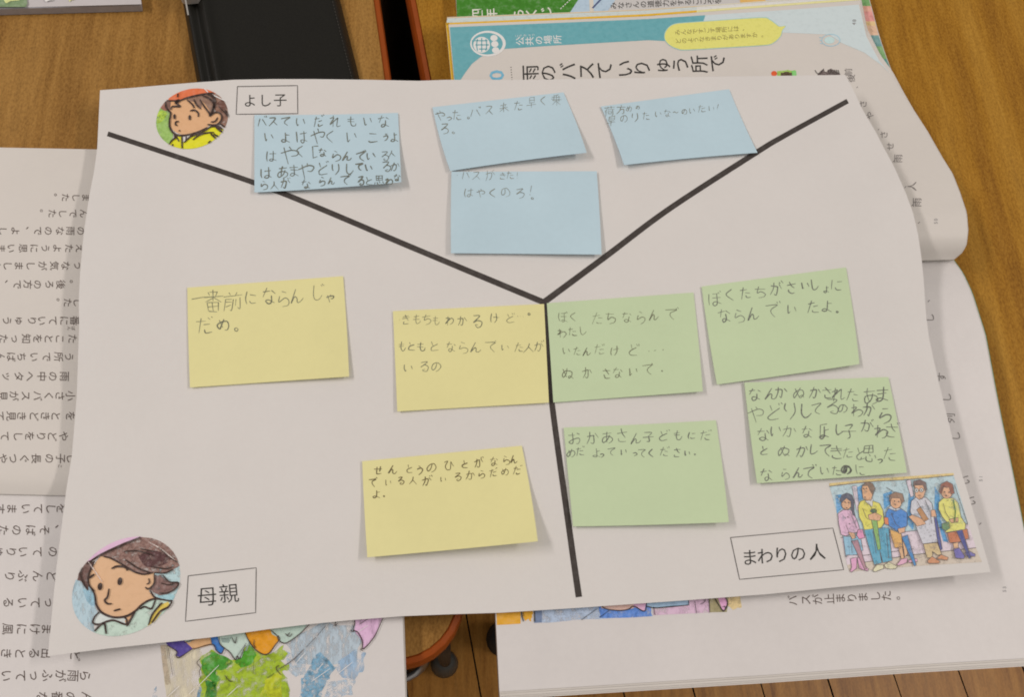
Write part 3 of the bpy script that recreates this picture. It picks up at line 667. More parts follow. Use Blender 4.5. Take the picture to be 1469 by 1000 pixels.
mb.build('cover_picture', bk, up=True)

# ================================================================== LEFT OPEN TEXTBOOK
lb = empty('open_textbook', hitz(200, 700, 0)); tag(lb, 'open textbook full of sideways print with a watercolour picture, under the worksheet', 'textbook', 'open textbooks on the desks')
gU = coons([(-220, 207), (137, 214), (557, 217)], [(-260, 703), (85, 711), (573, 712)], [(-220, 207), (-260, 703)], [(557, 217), (573, 712)], 50, 44)
gL = coons([(-260, 703), (85, 711), (572, 711.5)], [(-330, 1120), (585, 1120)], [(-260, 703), (-330, 1120)], [(572, 711.5), (577.5, 886), (581.5, 1000), (585, 1120)], 50, 44)
mb = MB(); sheet(mb, gU, lambda x, y, u, v: hit(x, y, h_lu), .0003, M_page, M_edge); mb.build('upper_page', lb, True)
mb = MB(); sheet(mb, gL, lambda x, y, u, v: hit(x, y, h_ll), .0003, M_pagel, M_edge); mb.build('lower_page', lb, True)
mb = MB()
for k, dx in enumerate((1.2, 2.4)):
    o = np.array([dx, 0.0]); gk = gL.copy(); gk[..., 0] += dx * np.linspace(0, 1, 50)[None, :]
    sheet(mb, gk, lambda x, y, u, v, k=k: hit(x, y, h_ll, -.0006 - .0007 * k), .0003, M_page, M_edge)
sheet(mb, gU, lambda x, y, u, v: hit(x, y, h_lu, -.0006), lambda p: max(p[2] - .0008, .0005), M_edge)
sheet(mb, gL, lambda x, y, u, v: hit(x, y, h_ll, -.0026), lambda p: max(p[2] - .0008, .0005), M_edge)
mb.build('page_block', lb, True)
rows_l = [  # text, list of x, y, size (rotated clockwise)
 ('ました。', (123, 109, 94, 83), 283, 12.5), ('んでした。', (120, 105, 90, 75, 63), 306, 13), ('の雨なので、よし', (116, 101, 86, 69.5, 54.5, 43, 22, 4), 331, 13.5),
 ('えたように思いま', (114.5, 99, 82, 65, 49, 33, 16, 2), 356, 13.5), ('うな気がしました', (112, 94, 78, 61, 44, 27, 11, -5), 381, 14), ('。後ろの方で、', (106, 87, 71, 54, 40, 25, 13), 408, 14),
 ('した。', (111, 97, 87), 434, 13.5), ('番にていりゅう', (107, 92, 76, 60, 46, 28, 10), 460, 14.5), ('たことを知った', (104, 86, 70, 54, 37.5, 22, 5), 486, 14.5),
 ('う所でいちばん', (99, 84, 67, 49, 31, 16, 1), 512, 14.5), ('雨の中へタッ', (92.5, 76, 60, 43, 27, 10), 540, 15), ('小さくバスが見', (101, 86, 70, 54, 37, 20, 4), 568, 15),
 ('をときどき見て', (101, 80, 65, 49, 31, 16, 0), 597, 15), ('やどりをして', (91, 75, 59, 42.5, 26, 7), 626, 15), ('し子の長ぐつや', (102, 87, 71, 52, 35, 19, 4), 658, 15)]
rows_2 = [('をしています', (88, 73, 55, 37, 17, 0), 730, 16), ('、そばのた', (86, 64, 44, 24, 5), 761, 16.5), ('のていりゅ', (76, 54, 33, 16, 0), 792, 16.5), ('どんぶり', (74, 54, 33, 14), 827, 17),
 ('っている', (71, 51, 32, 12), 865, 17), ('まけに風', (67, 50, 31, 11), 903, 17.5), ('るとき', (49, 29, 9), 938, 17.5), ('出', (66,), 938, 16), ('ど', (108,), 941, 17), ('ら雨がふってい', (122, 105, 87, 68, 50, 30, 9), 970, 18), ('んの番な', (124, 101, 82, 60), 1001, 18)]
mb = MB()
for t, xs, y, sz in rows_l:
    for ch, x in zip(t, xs): put_glyph(mb, ch, x, y, sz, -91, ON_LU, M_text, .00012)
put_glyph(mb, 'ば', 105, 471, 6, -91, ON_LU, M_text, .00012); put_glyph(mb, 'ん', 99, 471, 6, -91, ON_LU, M_text, .00012)
put_glyph(mb, 'こ', 86, 669, 6, -91, ON_LU, M_text, .00012)
for t, xs, y, sz in rows_2:
    for ch, x in zip(t, xs): put_glyph(mb, ch, x, y, sz, -93, ON_LL, M_text, .00012)
mb.build('printed_text', lb, up=True)
# watercolour picture
T = xf(220, 850, 2.938); mb = MB(); o = ON_LL; L_ = .00008
def fill(P, c, k, **kw):
    poly_print(mb, T(P), o, ink(c, **kw), L_ + .00003 * k, 10)
def fillr(P, c, k, amp=6, **kw):
    poly_print(mb, T(ragged(P, amp)), o, ink(c, **kw), L_ + .00003 * k, 9)
def ln(P, w=1.4, mt=None, sm=True):
    ribbon(mb, T(P), w, o, mt or M_brown, L_ + .0007, sm, .4)
fillr([(40, 225), (190, 205), (215, 300), (215, 450), (60, 450), (45, 330)], (203, 187, 158), 0, 5, var=.15, gap=.45, gap_scale=120, streak=True)
fillr([(560, 215), (720, 130), (870, 140), (880, 200), (850, 300), (700, 300), (600, 300)], (166, 174, 178), 0, 8, var=.2, gap=.34, gap_scale=420, streak=True)
fillr([(560, 250), (640, 280), (640, 340), (600, 360), (570, 330)], (168, 178, 184), 1, 6, var=.2, gap=.55, gap_scale=500)
fillr([(770, 290), (860, 240), (895, 262), (880, 330), (850, 372), (780, 350)], (150, 170, 188), 1, 7, var=.2, gap=.45, gap_scale=240, streak=True)
fillr([(645, 330), (700, 262), (735, 285), (770, 320), (740, 370), (715, 400), (700, 460), (610, 460), (620, 370)], (112, 152, 172), 2, 8, var=.35, gap=.38, gap_scale=520)
fillr([(730, 370), (850, 360), (840, 430), (760, 460), (720, 440)], (170, 180, 190), 1, 8, var=.2, gap=.6, gap_scale=500)
fillr([(190, 400), (212, 400), (208, 460), (180, 460)], (120, 150, 170), 1, 4, var=.3, gap=.5)
fillr([(0, 410), (12, 400), (14, 460), (-6, 460)], (120, 150, 170), 1, 3, var=.3, gap=.5)
fill([(30, 225), (50, 222), (58, 300), (74, 388), (52, 392), (40, 320)], (172, 152, 128), 2, var=.12, gap=.2)
fillr([(190, 290), (250, 240), (340, 292), (400, 215), (440, 255), (470, 265), (540, 230), (562, 262), (546, 292), (572, 320), (550, 345), (570, 380), (565, 450), (205, 450), (196, 370), (210, 310)], (150, 168, 42), 2, 9, var=.25, scale=200, gap=.20, gap_scale=350)
fillr([(200, 290), (250, 245), (330, 290), (300, 330), (262, 330), (280, 370), (250, 400), (215, 340)], (72, 140, 46), 3, 7, var=.3, scale=260, gap=.25, gap_scale=300)
fillr([(345, 290), (400, 220), (440, 260), (420, 300), (370, 320)], (78, 146, 40), 3, 6, var=.3, scale=260, gap=.3, gap_scale=300)
fillr([(220, 380), (260, 372), (262, 450), (215, 450)], (60, 122, 48), 3, 6, var=.3, scale=260, gap=.3, gap_scale=300)
fillr([(470, 370), (540, 340), (540, 450), (450, 450)], (176, 178, 40), 3, 7, var=.25, scale=260, gap=.15, gap_scale=300)
fill([(50, 205), (130, 195), (172, 235), (112, 274), (95, 268), (98, 248), (58, 222)], (82, 66, 132), 4, var=.12)
fill([(130, 205), (240, 175), (247, 222), (170, 242)], (206, 158, 112), 5, var=.08)
fill([(130, 205), (180, 190), (150, 215)], (176, 180, 165), 6, var=.08)
fill([(238, 175), (275, 175), (300, 235), (286, 260), (265, 246), (246, 215)], (62, 110, 170), 5, var=.15)
fill([(268, 180), (385, 150), (412, 208), (385, 235), (372, 276), (347, 286), (320, 252), (282, 222)], (178, 188, 172), 6, var=.1)
fill([(285, 195), (330, 190), (318, 215), (290, 212)], (140, 152, 142), 7, var=.15, gap=.2)
fill([(400, 215), (410, 205), (395, 245), (385, 250)], (140, 152, 142), 7, var=.15, gap=.2)
fill([(380, 150), (490, 140), (526, 186), (531, 200), (512, 226), (490, 256), (465, 263), (430, 242), (400, 205)], (214, 138, 32), 7, var=.12)
fill([(486, 140), (664, 110), (622, 175), (562, 214), (535, 213), (524, 190), (500, 178)], (172, 184, 168), 8, var=.12)
fill([(845, 90), (975, 80), (935, 186), (882, 244), (882, 215), (868, 190), (846, 162), (852, 130)], (204, 162, 184), 8, var=.14, gap=.12, gap_scale=200, streak=True)
ln([(172, 235), (112, 275), (95, 268), (98, 250), (58, 224)], 1.5); ln([(170, 240), (247, 220), (265, 246), (286, 260), (300, 236)], 1.5); ln([(130, 212), (160, 205), (200, 186)], 1.1); ln([(240, 185), (247, 220)], 1.2)
ln([(276, 190), (283, 222), (320, 252), (345, 286), (353, 270), (364, 280), (388, 225)], 1.5); ln([(352, 272), (392, 215)], 1.1); ln([(330, 190), (345, 215), (352, 188)], 1.2)
ln([(384, 165), (402, 205), (430, 242), (465, 263), (490, 256), (512, 226), (531, 200), (526, 182)], 1.6); ln([(425, 200), (424, 222), (432, 236)], 1.2)
ln([(495, 160), (522, 185), (527, 200), (545, 214), (570, 210), (622, 172), (664, 128)], 1.5); ln([(555, 175), (566, 180), (576, 170)], 1.1); ln([(560, 182), (575, 186), (586, 174)], 1.1)
ln([(726, 143), (690, 185)], 1.1); ln([(685, 190), (645, 232)], 1.1); ln([(636, 240), (590, 285), (530, 325)], 1.1); ln([(510, 342), (480, 363)], 1.1); ln([(530, 308), (518, 318), (522, 332), (540, 350)], 1.2)
ln([(846, 105), (848, 130), (842, 158), (862, 170), (880, 205), (884, 240), (930, 190), (968, 110)], 1.5); ln([(870, 135), (905, 112)], 1.1); ln([(776, 132), (766, 142), (768, 120)], 1.2)
ln([(836, 156), (833, 164), (844, 166), (842, 156)], 1.1); ln([(880, 236), (874, 242), (884, 248)], 1.1)
ln([(56, 230), (62, 280)], 1.0); ln([(62, 235), (82, 352)], 1.0); ln([(200, 278), (184, 298), (198, 318), (194, 340), (200, 370)], 1.0); ln([(310, 305), (326, 297)], 1.0); ln([(424, 292), (420, 345)], 1.0); ln([(300, 350), (318, 372), (335, 378)], 1.2); ln([(312, 352), (306, 372)], 1.0)
M_rain = ink((216, 210, 200), .05)
for a_, b_2 in (((190, 395), (276, 308)), ((310, 440), (356, 398)), ((665, 378), (745, 322)), ((770, 350), (840, 295)), ((690, 330), (715, 300)), ((860, 170), (905, 140)), ((600, 300), (640, 255)), ((60, 441), (110, 395)), ((150, 430), (175, 405)), ((820, 130), (860, 100))):
    ln([a_, b_2], .9, M_rain, False)
mb.build('watercolour_picture', lb, up=True)

# ================================================================== GREEN TEXTBOOK UNDER THE RIGHT ONE
gb = empty('closed_textbook', hitz(950, 60, 0)); tag(gb, 'closed textbook with bright green cover, underneath the open textbook with teal heading', 'textbook')
gq = coons([(640, -230), (1195, -230)], [(676, 330), (1344, 330)], [(640, -230), (654.5, 0), (656, 22), (676, 330)], [(1180, -230), (1248, 0), (1261, 50), (1272, 82), (1282, 108), (1344, 330)], 26, 26)
M_cover = paper_mat('coated_cover', (0.70, 0.70, 0.70), 0.35, 0.03, 0.4)
GZ = .0078
mb = MB(); sheet(mb, gq, lambda x, y, u, v: hitz(x, y, GZ), .0006, M_cover, ink((92, 128, 70))); mb.build('cover', gb)
mb = MB(); sheet(mb, gq, lambda x, y, u, v: hitz(734 + (x - 734) * .995, y, GZ - .0009), GZ - .0015, M_edge); mb.build('page_block', gb)
mb = MB(); ON_G = lambda x, y, l: hitz(x, y, GZ + l)
poly_print(mb, [(640, -228), (900, -228), (868, -60), (842, -25), (829, 0), (812, 26), (656, 40), (654.8, 0)], ON_G, ink((62, 116, 36), .15, 300, .35), .00008)
poly_print(mb, [(900, -228), (960, -228), (882, 0), (866, 24), (812, 26), (829, 0), (842, -25), (868, -60)], ON_G, ink((166, 178, 186), .1), .00008)
for k in range(6):
    t0 = k * .17; ribbon(mb, [(821 - 9 * t0 * 2, -4 + 17 * t0), (821 - 9 * (t0 + .1) * 2, -4 + 17 * (t0 + .1))], 1.2, ON_G, ink((215, 220, 190)), .00012, False)
poly_print(mb, [(845, -5), (851, -5), (852, 16), (846, 16)], ON_G, ink((196, 182, 165)), .00012)
ribbon(mb, [(866, -6), (850, 11)], 2.4, ON_G, ink((74, 80, 110)), .00016, False)
M_lt = ink((206, 208, 180), .05); 
for ch, x, y, sz in (('四', 684.5, 20, 18), ('年', 705, 20, 18), ('ら', 744, 20, 18), ('く', 762, 18, 18), ('じ', 783, 17, 18)):
    put_glyph(mb, ch, x, y, sz, 92, ON_G, M_lt, .00012, .014)
put_row(mb, 'みなさんの道徳力をするこころを', (880, 7.5), (1030, .5), 10.5, 93, ON_G, M_black, .00012)
poly_print(mb, [(1060, -8), (1100, -10), (1098, 1), (1062, 3)], ON_G, ink((214, 160, 90)), .00012)
mb.build('cover_print', gb, up=True); mb = MB()
for y0, y1, c in ((-120, 8, (112, 150, 92)), (8, 16, (206, 150, 128)), (16, 30, (214, 140, 130)), (30, 36, (204, 170, 120)), (36, 50, (206, 166, 136)), (50, 66, (108, 140, 134)), (66, 84, (120, 154, 100)), (84, 96, (92, 136, 124)), (96, 112, (110, 156, 96)), (112, 330, (132, 160, 110))):
    xr0 = np.interp(y0, [-230, 0, 50, 82, 108, 330], [1180, 1248, 1261, 1272, 1282, 1344]); xr1 = np.interp(y1, [-230, 0, 50, 82, 108, 330], [1180, 1248, 1261, 1272, 1282, 1344])
    poly_print(mb, [(xr0 - 40, y0), (xr0 - .8, y0), (xr1 - .8, y1), (xr1 - 40, y1)], ON_G, ink(c, .15, 300), .0001)
mb.build('cover_picture', gb, up=True)

# ================================================================== RIGHT OPEN TEXTBOOK
rb = empty('open_textbook', hitz(1080, 500, 0)); tag(rb, 'open textbook with a teal page heading and curling pages, under the worksheet', 'textbook', 'open textbooks on the desks')
upR = [(1233, 4), (1243, 50), (1262, 85), (1280, 108), (1295, 135), (1310, 160), (1330, 190), (1352, 228), (1366, 250), (1376, 275), (1386, 305), (1388, 330), (1386, 350), (1380, 362), (1368, 372)]
upL = [(644, 37), (651.5, 113), (668, 300), (676, 398)]
loR = [(1366, 372.5), (1380, 392), (1393, 420), (1412, 480), (1427, 560), (1435, 600), (1452, 680), (1469, 764), (1500, 925), (1503, 942)]
loL = [(676, 399), (700, 720), (711, 885), (716.5, 993)]
gRu = coons([(644, 37), (930, 25.5), (1233, 4)], [(676, 398), (1000, 384), (1322, 373.5), (1368, 372)], upL, upR, 64, 60)
gRl = coons([(676, 399), (1000, 385), (1322, 374), (1366, 372.5)], [(716.5, 993), (1100, 969), (1300, 955), (1469, 945), (1503, 942)], loL, loR, 64, 60)
mb = MB(); sheet(mb, gRu, lambda x, y, u, v: hit(x, y, h_ru), .0003, M_page, M_edge); mb.build('upper_page', rb, True)
mb = MB(); sheet(mb, gRl, lambda x, y, u, v: hit(x, y, h_rl), .0003, M_pagel, M_edge); mb.build('lower_page', rb, True)
# fanned pages underneath: upper half
def shifted(g, dl_, dr_, dt, db, dtr=None):
    q = g.copy(); nv, nu, _ = g.shape
    U = np.linspace(0, 1, nu)[None, :]; V = np.linspace(0, 1, nv)[:, None]
    q[..., 0] += dl_ * (1 - U) ** 3 + dr_ * U ** 3
    q[..., 1] += (dt + ((dtr if dtr is not None else dt) - dt) * U) * (1 - V) ** 3 + db * V ** 3
    return q
M_or = ink((224, 160, 44), .08); M_orp = ink((226, 196, 136), .06); M_teal = ink((98, 150, 152), .06, 300, .5); M_tealp = ink((187, 191, 186), .04, 300, .5)
mb = MB()
mb_o = MB()
sheet(mb, shifted(gRu, -.6, .5, -2.4, 0), lambda x, y, u, v: hit(x, y, h_ru, -.0006), .0003, M_page, M_edge)
g1 = shifted(gRu, -4.6, .8, -5.0, 0, -8)
sheet(mb, g1, lambda x, y, u, v: hit(x, y, h_ru, -.0012), .0003, M_page, M_edge)
g2 = shifted(gRu, -3.2, 1.0, -8.6, 0, -10); sheet(mb, g2, lambda x, y, u, v: hit(x, y, h_ru, -.0018), .0003, M_page, M_edge)
g3 = shifted(gRu, -2.6, 1.2, -13.0, 0, -13); sheet(mb, g3, lambda x, y, u, v: hit(x, y, h_ru, -.0024), .0003, M_page, M_edge)
sheet(mb, shifted(gRu, -1.5, .5, -10, 0), lambda x, y, u, v: hit(x, y, h_ru, -.0029), lambda p: max(.0005, p[2] - GZ - .0003) if rv(p[0], p[1]) > .02 else max(.0005, p[2] - .012), M_edge)
# lower half
for k, (a_, b_2, c_) in enumerate(((.4, .6, 2.6), (.6, 1.0, 6.5), (.9, 1.4, 9.0), (1.2, 1.8, 11.5))):
    sheet(mb, shifted(gRl, a_, b_2, 0, c_), lambda x, y, u, v, k=k: hit(x, y, h_rl, -.0006 - .0007 * k), .0003, M_page, M_edge)
sheet(mb, shifted(gRl, .8, 1.2, 0, 8), lambda x, y, u, v: hit(x, y, h_rl, -.0034), lambda p: max(.0005, p[2] - .0016), M_edge)
mb.build('page_block', rb, True)
mb = MB(); gc = shifted(gRl, -.4, 2.6, 0, 11.0); sheet(mb, gc, lambda x, y, u, v: hitz(x, y, .0013), .0010, ink((78, 132, 88), .15)); mb.build('cover', rb)
# coloured edges of the fanned pages
mb = MB()
def on_rk(k): return lambda x, y, l: hit(x, y, h_ru, -.0006 * k + l)
def edge_strip(g, k, w, m1, m2=None, split=1006):
    row = g[0]; pts1 = [tuple(p) for p in row if p[0] <= split]; pts2 = [tuple(p) for p in row if p[0] > split - 10]
    for pts, mm in ((pts1, m1), (pts2, m2)):
        if mm is None: continue
        V = []
        for x, y in pts: V += [on_rk(k)(x, y + .5, .0001), on_rk(k)(x, y + w, .0001)]
        mb.add(V, [(2 * i, 2 * i + 1, 2 * i + 3, 2 * i + 2) for i in range(len(pts) - 1)], mm)
edge_strip(g1, 2, 3.4, M_or, M_orp)
edge_strip(g2, 3, 3.4, ink((186, 188, 178)), ink((204, 200, 188)))
edge_strip(g3, 4, 1.3, ink((214, 178, 128)), ink((220, 200, 165)))
edge_strip(g3 + np.array([0, 1.6]), 4, 3.6, ink((184, 190, 182)), ink((205, 203, 192)))
V = []
for x, y in [tuple(p) for p in g1[:30, 0]]: V += [on_rk(2)(x + .3, y, .0001), on_rk(2)(x + 4.8, y, .0001)]
mb.add(V, [(2 * i, 2 * i + 1, 2 * i + 3, 2 * i + 2) for i in range(29)], M_or)
mb.build('page_edge_colour', rb, up=True)
# heading on the upper page
mb = MB(); o = ON_RU
poly_print(mb, [(645.2, 38.5), (800, 32.2), (930, 26.6), (1012, 21.2), (1006, 40), (990, 60), (930, 57), (860, 61), (790, 65), (726, 69.4), (705, 73), (689, 81.6), (677, 91), (668, 103), (658, 118), (652.3, 118)], o, M_teal, .00008)
poly_print(mb, [(1012, 21.2), (1130, 13.5), (1232, 6), (1243, 52), (1261, 86), (1277, 105), (1266, 94), (1240, 75), (1207, 61), (1190, 49), (1120, 46), (1085, 50), (1000, 56), (1006, 40)], o, M_tealp, .00008)
M_wh = ink((206, 198, 188), .03)
poly_print(mb, ell(700, 62, 25.5, 18.5, 36), o, M_wh, .00012); poly_print(mb, ell(699, 62, 22.2, 15.6, 36), o, M_teal, .00016)
poly_print(mb, ell(691, 63.8, 12, 11.5, 30), o, M_wh, .0002)
for k in (-1, 0, 1):
    ribbon(mb, [(691 + k * 5 - 9 + abs(k) * 0, 63.8 + k * 6), (691 + 10.5 - abs(k) * 2, 63.8 + k * 6)], 1.5, o, M_teal, .00024, False)
    ribbon(mb, [(691 + k * 6, 63.8 - 10 + abs(k) * 1.5), (691 + k * 7.2, 63.8), (691 + k * 6, 63.8 + 10 - abs(k) * 1.5)], 1.5, o, M_teal, .00024)
for x, y in ((708.6, 54), (709.8, 62.7), (711, 71.5)): poly_print(mb, ell(x, y, 5.2, 4.4, 18), o, M_wh, .0002)
for ch, x, y in (('公', 746, 58.2), ('共', 759.5, 58.4), ('の', 773, 57.2), ('場', 786, 56.4), ('所', 799.5, 55.8)): put_glyph(mb, ch, x, y, 13, 92, o, M_wh, .00014, .008)
put_row(mb, 'こうきょう', (741, 51), (765, 49.6), 4.6, 92, o, M_wh, .00014)
for ch, x, y in (('雨', 760.7, 105.3), ('の', 786, 104.5), ('バ', 815, 102), ('ス', 841, 101), ('て', 867, 100), ('い', 896.5, 98), ('り', 921, 97), ('ゅ', 949, 93.5), ('う', 976, 92), ('所', 1003, 91.5), ('で', 1029, 90)): put_glyph(mb, ch, x, y, 27, 92, o, M_black, .0001, .004)
put_glyph(mb, '0', 712, 105, 29, 92, o, ink((104, 158, 176)), .0001, .012, 1.1, (.33, .36)); put_glyph(mb, '1', 713, 124, 29, 92, o, ink((104, 158, 176)), .0001, .012, 1.1, (.33, .36))
for k in range(8): poly_print(mb, ell(733 + k * .3, 96 + k * 3.6, .75, .75, 8), o, M_black, .0001)
# speech bubble
bub = [(974, 33), (1030, 29), (1092, 25), (1104, 28), (1112, 33.5), (1118, 37.5), (1126.5, 37), (1122, 43), (1119, 52), (1107, 62), (1090, 64.5), (1040, 67.5), (986, 70.6), (972, 69.2), (961, 64), (954.5, 56.5), (954, 48), (958.5, 40), (965.5, 35)]
bubs = smooth_line(bub + [bub[0]], 4)[:-1]
poly_print(mb, [((x - 1038) * 1.012 + 1038, (y - 48) * 1.05 + 48) for x, y in bubs], o, ink((150, 178, 168), .05), .00014); poly_print(mb, bubs, o, ink((214, 204, 106), .06), .00018)
M_bt = ink((128, 112, 60), .1)
put_row(mb, 'みんなですごす場所には、', (972, 46), (1064, 40), 8.6, 92, o, M_bt, .00022); put_row(mb, 'どのようなきまりがありますか。', (973, 58.5), (1091, 49), 8.6, 92, o, M_bt, .00022)
M_pb = ink((150, 180, 190), .1); P = ell(1192, 57, 13, 8.5, 28); ribbon(mb, P + [P[0]], 1.0, o, M_pb, .00014); poly_print(mb, ell(1190, 57, 7.5, 5, 18), o, ink((178, 194, 198), .1), .00012)
for k in range(3): ribbon(mb, [(1175.5 + k * .6, 53 + k * 4.2), (1178.5 + k * .6, 53.6 + k * 4.2)], 1.1, o, M_pb, .00014, False)
put_glyph(mb, '4', 1225, 33, 7.5, 90, o, M_grey, .00014, .01, 1, (.3, .36)); put_glyph(mb, '8', 1225.5, 28.5, 7.5, 90, o, M_grey, .00014, .01, 1, (.3, .36))
mb.build('page_heading', rb, up=True)
mb = MB()
poly_print(mb, ell(1110.5, 105, 4.2, 3.8, 14), o, ink((205, 84, 44)), .0001)
poly_print(mb, ragged([(1115, 101.5), (1130, 100), (1141, 100.5), (1143, 118), (1114, 118)], .5), o, ink((150, 176, 84), .2), .0001)
poly_print(mb, ragged([(1121, 104), (1128, 102.5), (1136, 103.5), (1137, 118), (1119, 118)], .6), o, ink((84, 66, 48), .2), .00014)
poly_print(mb, ragged([(1136, 101), (1142, 101), (1144, 118), (1138, 118)], .5), o, ink((110, 180, 90), .2), .00013)
ribbon(mb, [(1169, 100), (1173, 105), (1178, 103), (1182, 98)], 1.0, o, M_black, .00016)
poly_print(mb, ragged([(1173, 106), (1180, 99), (1186, 103), (1190, 98), (1198, 101), (1205, 104), (1208, 118), (1172, 118)], 1.0), o, ink((100, 84, 78), .35, 900), .0001)
for k in range(7): ribbon(mb, [(1188 + k * 2.4, 98 + random.uniform(-1.5, 2)), (1190 + k * 2.4, 106)], 1.1, o, M_black, .00014, False)
mb.build('page_picture', rb, up=True)
mb = MB()
for ch, x, y, sz in (('前', 1217, 103, 12), ('後', 1221, 112, 12), ('、', 1227, 122, 9), ('さ', 1238, 149, 12), ('や', 1248, 165, 12), ('、', 1258, 183, 8), ('さ', 1268, 193, 12), ('せ', 1277, 209.5, 12), ('雨', 1288.5, 227, 13), ('、', 1279, 228, 10), ('人', 1308.5, 267, 14), ('、', 1296, 265, 10), ('雨', 1315.5, 290, 14), ('、', 1306, 291, 10), ('、', 1315, 316, 11)):
    put_glyph(mb, ch, x, y, sz, 90, o, M_soft, .00012)
mb.build('printed_text', rb, up=True); mb = MB()
for ch, x, y in (('5', 1342.5, 319, ), ('0', 1342.5, 314.5)): put_glyph(mb, ch, x, y, 7, 90, o, M_grey, .00012, 0, 1, (.3, .36))
mb.build('page_number', rb, up=True)
o2 = ON_RL; mb = MB()
for ch, x, y, sz in (('、', 1329, 428, 12), ('し', 1334, 456, 14), ('す', 1351, 541, 14), ('し', 1358.5, 570.5, 14), ('列', 1363, 600, 15), ('し', 1371, 626, 15)):
    put_glyph(mb, ch, x, y, sz, 88, o2, M_soft, .00012)
mb.build('printed_text', rb, up=True); mb = MB()
for ch, x, y, sz in (('い', 1385.5, 689, 15), ('い', 1394, 719, 15), ('、', 1403, 748, 12)):
    put_glyph(mb, ch, x, y, sz, 88, o2, M_soft, .00012)
mb.build('printed_text', rb, up=True); mb = MB()
for ch, x, y in (('バ', 1137, 862), ('ス', 1156, 861), ('が', 1172.5, 860.5), ('止', 1190, 859.7), ('ま', 1205.5, 858.8), ('り', 1222, 858), ('ま', 1238, 857.2), ('し', 1256, 856.2), ('た', 1271.5, 855.2), ('。', 1284, 854)):
    put_glyph(mb, ch, x, y, 16, 93, o2, M_text, .00012)
mb.build('printed_text', rb, up=True)
for p_, q_, x, y in (('5', '1', 1407, 689), ('5', '3', 1441, 848)):
    mb = MB(); put_glyph(mb, p_, x, y, 7, 90, o2, M_grey, .00012, 0, 1, (.3, .36)); put_glyph(mb, q_, x, y - 5, 7, 90, o2, M_grey, .00012, 0, 1, (.3, .36))
    mb.build('page_number', rb, up=True)
# picture strip on the lower page
T = xf(700, 830, 3.6725); mb = MB(); o = ON_RL; L_ = .00008
fill([(44, 120), (172, 110), (172, 240), (47, 247)], (222, 150, 50), 0, var=.1)
fillr([(178, 120), (240, 115), (236, 178), (232, 205), (225, 232), (215, 215), (198, 226), (184, 205)], (220, 150, 46), 0, 3, var=.12)
fill([(247, 115), (284, 112), (284, 234), (243, 236)], (112, 122, 144), 1, var=.15)
fillr([(284, 112), (590, 90), (640, 160), (860, 180), (860, 203), (590, 213), (284, 234)], (166, 174, 196), 0, 3, var=.15, gap=.18, gap_scale=250)
fillr([(585, 150), (640, 100), (840, 90), (860, 170), (860, 202), (592, 212)], (92, 126, 186), 1, 3, var=.2, gap=.12, gap_scale=300)
fill([(595, 100), (780, 90), (768, 158), (735, 166), (690, 169), (640, 164), (597, 158)], (210, 168, 150), 3, var=.1)
fill([(870, 90), (1170, 60), (1170, 181), (872, 195)], (200, 164, 178), 1, var=.15, gap=.1)
fill([(835, 80), (1058, 70), (1058, 141), (960, 148), (870, 155), (838, 148)], (152, 172, 192), 3, var=.12)
fill([(765, 100), (836, 90), (832, 140), (824, 172), (768, 152)], (208, 160, 178), 4, var=.1)
fill([(1165, 60), (1275, 50), (1258, 178), (1168, 180)], (152, 138, 102), 2, var=.15)
fill([(1195, 60), (1236, 60), (1262, 130), (1246, 168), (1234, 164)], (208, 150, 178), 4, var=.12)
fillr([(1262, 60), (1330, 60), (1336, 150), (1310, 162), (1285, 166), (1268, 140)], (212, 180, 130), 0, 5, var=.2, gap=.2, gap_scale=200)
def ln(P, w=1.3, mt=None, sm=True): ribbon(mb, T(P), w, o, mt or M_black, L_ + .0004, sm, .3)
ln([(175, 120), (178, 190), (187, 228)], 1.6); ln([(180, 120), (190, 200)], .9); ln([(256, 120), (246, 170), (246, 230)], 1.6)
ln([(590, 140), (625, 162), (690, 170), (740, 164), (770, 148), (824, 174), (838, 130)], 1.4); ln([(836, 148), (880, 156), (960, 150), (1058, 141)], 1.5); ln([(1058, 80), (1058, 142)], 1.2)
ln([(575, 160), (493, 220)], 1.0); ln([(640, 168), (588, 208)], 1.0); ln([(872, 150), (879, 194)], 1.1); ln([(1090, 120), (1098, 186)], .9); ln([(1162, 60), (1165, 112), (1168, 182)], 1.1); ln([(1148, 100), (1140, 125), (1118, 138)], .8)
ln([(1185, 90), (1232, 164), (1246, 170), (1263, 130), (1240, 80)], 1.5); ln([(1236, 152), (1248, 148), (1250, 160)], 1.0); ln([(1176, 112), (1190, 98)], .8, M_wh)
mb.build('picture_strip', rb, up=True)

# ================================================================== WORKSHEET
tp = [(143.5, 129), (185, 126), (230, 122), (285, 117.5), (335, 114), (390, 113), (450, 113), (530, 114), (600, 115.5), (640, 114), (760, 114), (860, 112.5), (960, 110.5), (1100, 108.5), (1212, 107)]
rt = [(1212, 107), (1221, 122), (1238, 158), (1257, 190), (1268, 212), (1278, 230), (1286, 246), (1300, 278), (1310, 306), (1317, 336), (1322, 370), (1325, 400), (1327, 430), (1329, 456), (1333, 486), (1339, 514), (1347, 550), (1356, 586), (1364, 620), (1378, 674), (1390, 712), (1402, 754), (1414, 796), (1421, 821)]
bt = [(68.5, 942), (150, 931.5), (220, 924), (305, 914.7), (383, 903.5), (440, 896.5), (500, 890.5), (577, 884.5), (640, 882), (720, 879.5), (830, 872.5), (980, 862), (1100, 853), (1300, 833), (1421, 821)]
lt = [(143.5, 129), (139.5, 212), (135, 245), (128, 281), (120, 335), (115, 390), (113, 430), (113.5, 470), (112, 510), (110, 570), (103, 655), (95.5, 700), (81, 814), (68.5, 942)]
ws_g = coons(tp, bt, lt, rt, 190, 140)
